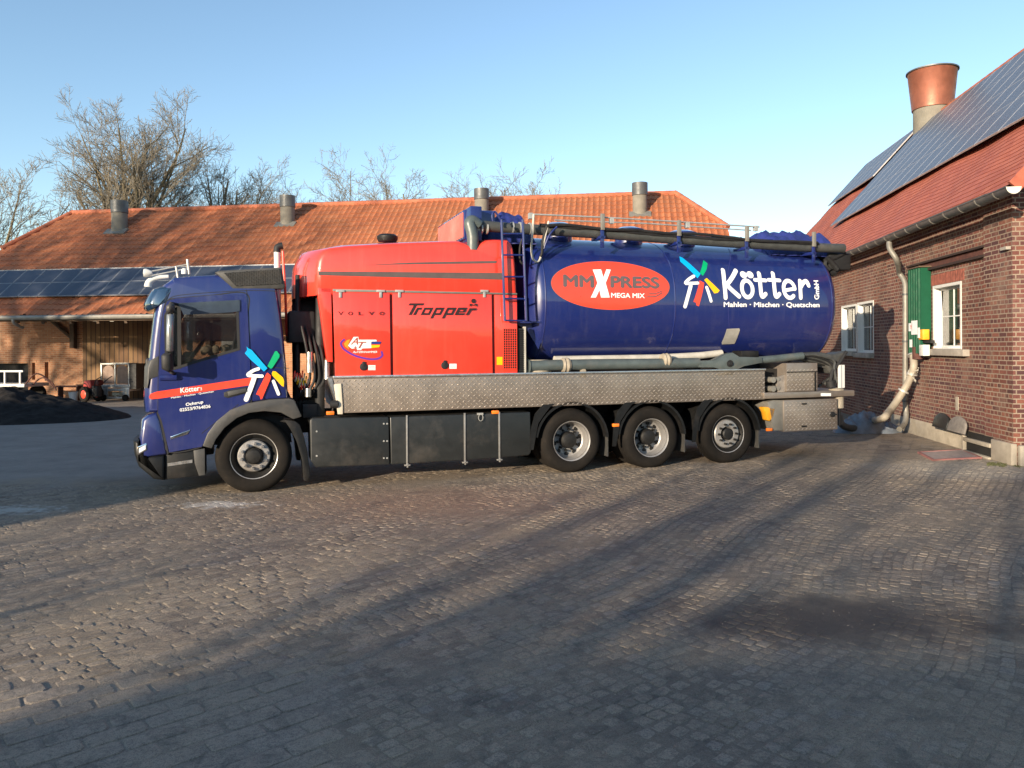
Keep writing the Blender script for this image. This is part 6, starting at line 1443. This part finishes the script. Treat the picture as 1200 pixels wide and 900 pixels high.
# ================================================================== BARE TREES
def grow(seed, H, spread, r0, clear=.25, dens=1., lean=(0, 0), fine=.010, deepest=4):
    # a trunk that breaks into upswept limbs, each forking down to fine twigs
    rnd = random.Random(seed); big = MB(); small = MB()
    def limb(p, d, L, r, lvl, n):
        pts = [p.copy()]; rr = [r]; dd = d.copy(); w_ = (.04, .08, .15, .19, .22)[lvl]
        for i in range(n):
            dd = (dd + Vector((rnd.gauss(0, w_), rnd.gauss(0, w_), rnd.gauss((0, .05, .04, .05, .06)[lvl], w_ * .7)))).normalized()
            pts.append(pts[-1] + dd * L / n); rr.append(max(fine * .75, r * (1 - (.35 if lvl == 0 else .75) * (i + 1) / n)))
        (big if lvl < 2 else small).tube(pts, rr, (9, 7, 4, 3, 3)[lvl], cap=False)
        if lvl == deepest: return
        nk = max(2, int((9, 10, 8, 6)[lvl] * dens + rnd.random()))
        for k in range(nk):
            t = min(.999, (clear / .5 if lvl == 0 else .2) + (1 - (clear / .5 if lvl == 0 else .2)) * (k + rnd.random()) / nk); i = min(n - 1, int(t * n)); q = pts[i].lerp(pts[i + 1], t * n - i); ax = (pts[i + 1] - pts[i]).normalized()
            if lvl == 0: az = k * 2.4 + rnd.random(); side = Vector((math.cos(az), math.sin(az), 0))
            else: side = Vector((rnd.gauss(0, 1), rnd.gauss(0, 1), rnd.gauss(.2, .7)))
            side = (side - ax * side.dot(ax)).normalized(); ang = R(rnd.uniform(18, 62) * spread if lvl == 0 else rnd.uniform(26, 58)); nd = (ax * math.cos(ang) + side * math.sin(ang)).normalized()
            ll = H * rnd.uniform(.38, .5) if lvl == 0 else L * rnd.uniform(.38, .58) * (1.2 - .55 * t)
            limb(q, nd, ll, max(fine, rr[i] * (rnd.uniform(.42, .58) if lvl == 0 else rnd.uniform(.38, .55))), lvl + 1, (0, 7, 5, 4, 3)[lvl + 1])
        if lvl == 0: limb(pts[-1], dd, H * .36, rr[-1], 1, 7)
    limb(Vector((0, 0, -.1)), Vector((lean[0], lean[1], 1)).normalized(), H * .5, r0, 0, 5)
    return big, small
def tree(px, py_top, Z, label, seed, spread=1., r0=.3, dens=1., lean=(0, 0), clear=.3, fine=.011, pos=None, H=None, group='bare trees behind the barn', deepest=4):
    if pos is None:
        a = ray(px, py_top); pos = (a.x * Z, Z, 0); H = 2 + a.z * Z
    big, small = grow(seed, H, spread, r0, clear, dens, lean, fine, deepest)
    zs = sorted(v.z for v in small.v); k = H / zs[int(len(zs) * .985)]
    t = thing('bare_tree', label, 'tree', pos, 0, group)
    for nm, mb, mt in (('trunk', big, 'bark'), ('crown', small, 'twig')):
        me = bpy.data.meshes.new(nm); me.from_pydata([tuple(v * k) for v in mb.v], [], mb.f); me.polygons.foreach_set('use_smooth', [True] * len(me.polygons)); me.materials.append(M[mt]); o = bpy.data.objects.new(nm, me); COL.objects.link(o); o.parent = t
    return t
tree(147, 124, 46, 'tallest bare tree with a wide open crown, above the barn ridge at the left', 21, .52, .4, 1.15, clear=.25)
tree(44, 190, 44, 'leaning bare tree at the far left end of the barn roof', 5, .9, .24, .95, lean=(-.28, 0), clear=.35)
tree(243, 183, 50, 'bare tree with dense dark twigs just right of the tallest tree', 8, .9, .3, .85, clear=.3)
tree(292, 190, 52, 'bare tree with a rounded twiggy crown above the second roof ventilator from the left', 13, .9, .26, .8, clear=.3)
tree(425, 197, 55, 'low bare tree above the ridge behind the red engine housing', 17, 1.15, .26, .9, clear=.3)
tree(478, 205, 57, 'bare tree with thin pale twigs just left of the third roof ventilator', 19, 1.15, .24, .85, clear=.3)
tree(578, 207, 57, 'small bare tree rising right behind the third roof ventilator from the left', 23, 1.15, .22, .9, clear=.3)
tree(362, 226, 60, 'lowest bare tree, faint twigs just over the barn ridge', 29, 1.2, .2, .7, clear=.3)
tree(92, 236, 52, 'low bare tree filling the gap between the leaning and the tallest tree', 31, 1.1, .22, .7, clear=.3)

# ================================================================== UNSEEN TREES AND ADDED SHADE CASTERS, BEHIND THE CAMERA
def shade_shed(name, label, x0, x1, y0, y1, he, hr, mat):
    t = thing(name, label, 'building', ((x0 + x1) / 2, (y0 + y1) / 2, 0)); hx, hy = (x1 - x0) / 2, (y1 - y0) / 2
    m = MB(); m.box(-hx, hx, -hy, hy, 0, he); m.build('wall', M[mat], t)
    m = MB(); o = .35; m.add([(-hx - o, -hy - o, he - .15), (hx + o, -hy - o, he - .15), (hx + o, 0, hr), (-hx - o, 0, hr), (-hx - o, hy + o, he - .15), (hx + o, hy + o, he - .15)], [(0, 1, 2, 3), (3, 2, 5, 4), (0, 3, 4), (1, 5, 2)])
    r_ = raw('roof', m.v, m.f, M['flat_tile'], t, False, [(v.x, v.y) for v in m.v])
    m = MB(); m.box(-.9, .9, hy, hy + .05, 0, 2.2); m.build('barn_door', M['planks'], t)
    for k in (-2, -1, 1, 2): m = MB(); m.box(k * hx * .36 - .4, k * hx * .36 + .4, hy, hy + .04, .9, 1.8); m.build('window', M['window_glass'], t)
    return t
shade_shed('low_shade_shed', 'low unseen shed added behind the viewer to shade the near side of the yard', -12.6, 22, -14.5, -8.5, 2.4, 3.72, 'barn_brick')  # unseen caster, ridge height set for the end of the foreground shade
shade_shed('tall_shade_shed', 'tall unseen shed added out of view at the left to shade the yard', -38, -18.2, -9, -2, 3.6, 6.6, 'barn_brick')  # added to shade the left yard, its right end shaping the edge
def back_tree(x, y, H, seed, label, **k): return tree(0, 0, 0, label, seed, pos=(x, y, 0), H=H, group='trees behind the viewer', **k)
back_tree(-15.9, -18, 8.4, 41, 'bare tree behind the low shed, middle of the row', r0=.3, deepest=3, clear=.42, dens=.55, spread=.7)
back_tree(-14.6, -20, 8.6, 42, 'bare tree behind the low shed, right one of the row', r0=.22, deepest=3, clear=.42, dens=.5, spread=.7)
back_tree(-18.2, -19, 8.6, 43, 'bare tree behind the low shed, left one of the row', r0=.28, deepest=3, clear=.42, dens=.5, spread=.7)
back_tree(-33.5, 1.2, 16.5, 44, 'broad bare tree beside the tall shed', r0=.42, clear=.35, dens=1., spread=1.1)
back_tree(-40, 2, 14, 45, 'smaller bare tree at the back of the tall shed', r0=.36, clear=.3, dens=1., spread=1.1)
for k, (x, y, H) in enumerate(((-11.6, -15.6, 5.0), (-8.9, -16.4, 5.4), (-6.4, -15.5, 4.9), (-3.4, -16.2, 5.2), (-.9, -15.6, 5.0), (1.8, -16.5, 5.4), (4.4, -15.7, 5.0), (7.2, -16.3, 5.2), (9.8, -15.8, 5.0))):
    back_tree(x, y, H, 70 + k, 'unseen young bare tree added behind the low shed to break up its shade edge', r0=.09, deepest=3, clear=.3, dens=1.25, spread=1.)  # row added out of view to break the hard foreground shade edge
for (x, y, H, sd, lb_) in ((-15.1, -10.5, 4.5, 61, 'unseen squat pollard added by the end of the low shed to cast a shade streak'), (-17.6, -10.8, 4.5, 62, 'unseen squat pollard added farther from the low shed to cast a shade streak')):
    back_tree(x, y, H, sd, lb_, r0=.26, deepest=3, clear=.4, dens=.45, spread=.5)  # both added as casters of short shade streaks across the setts
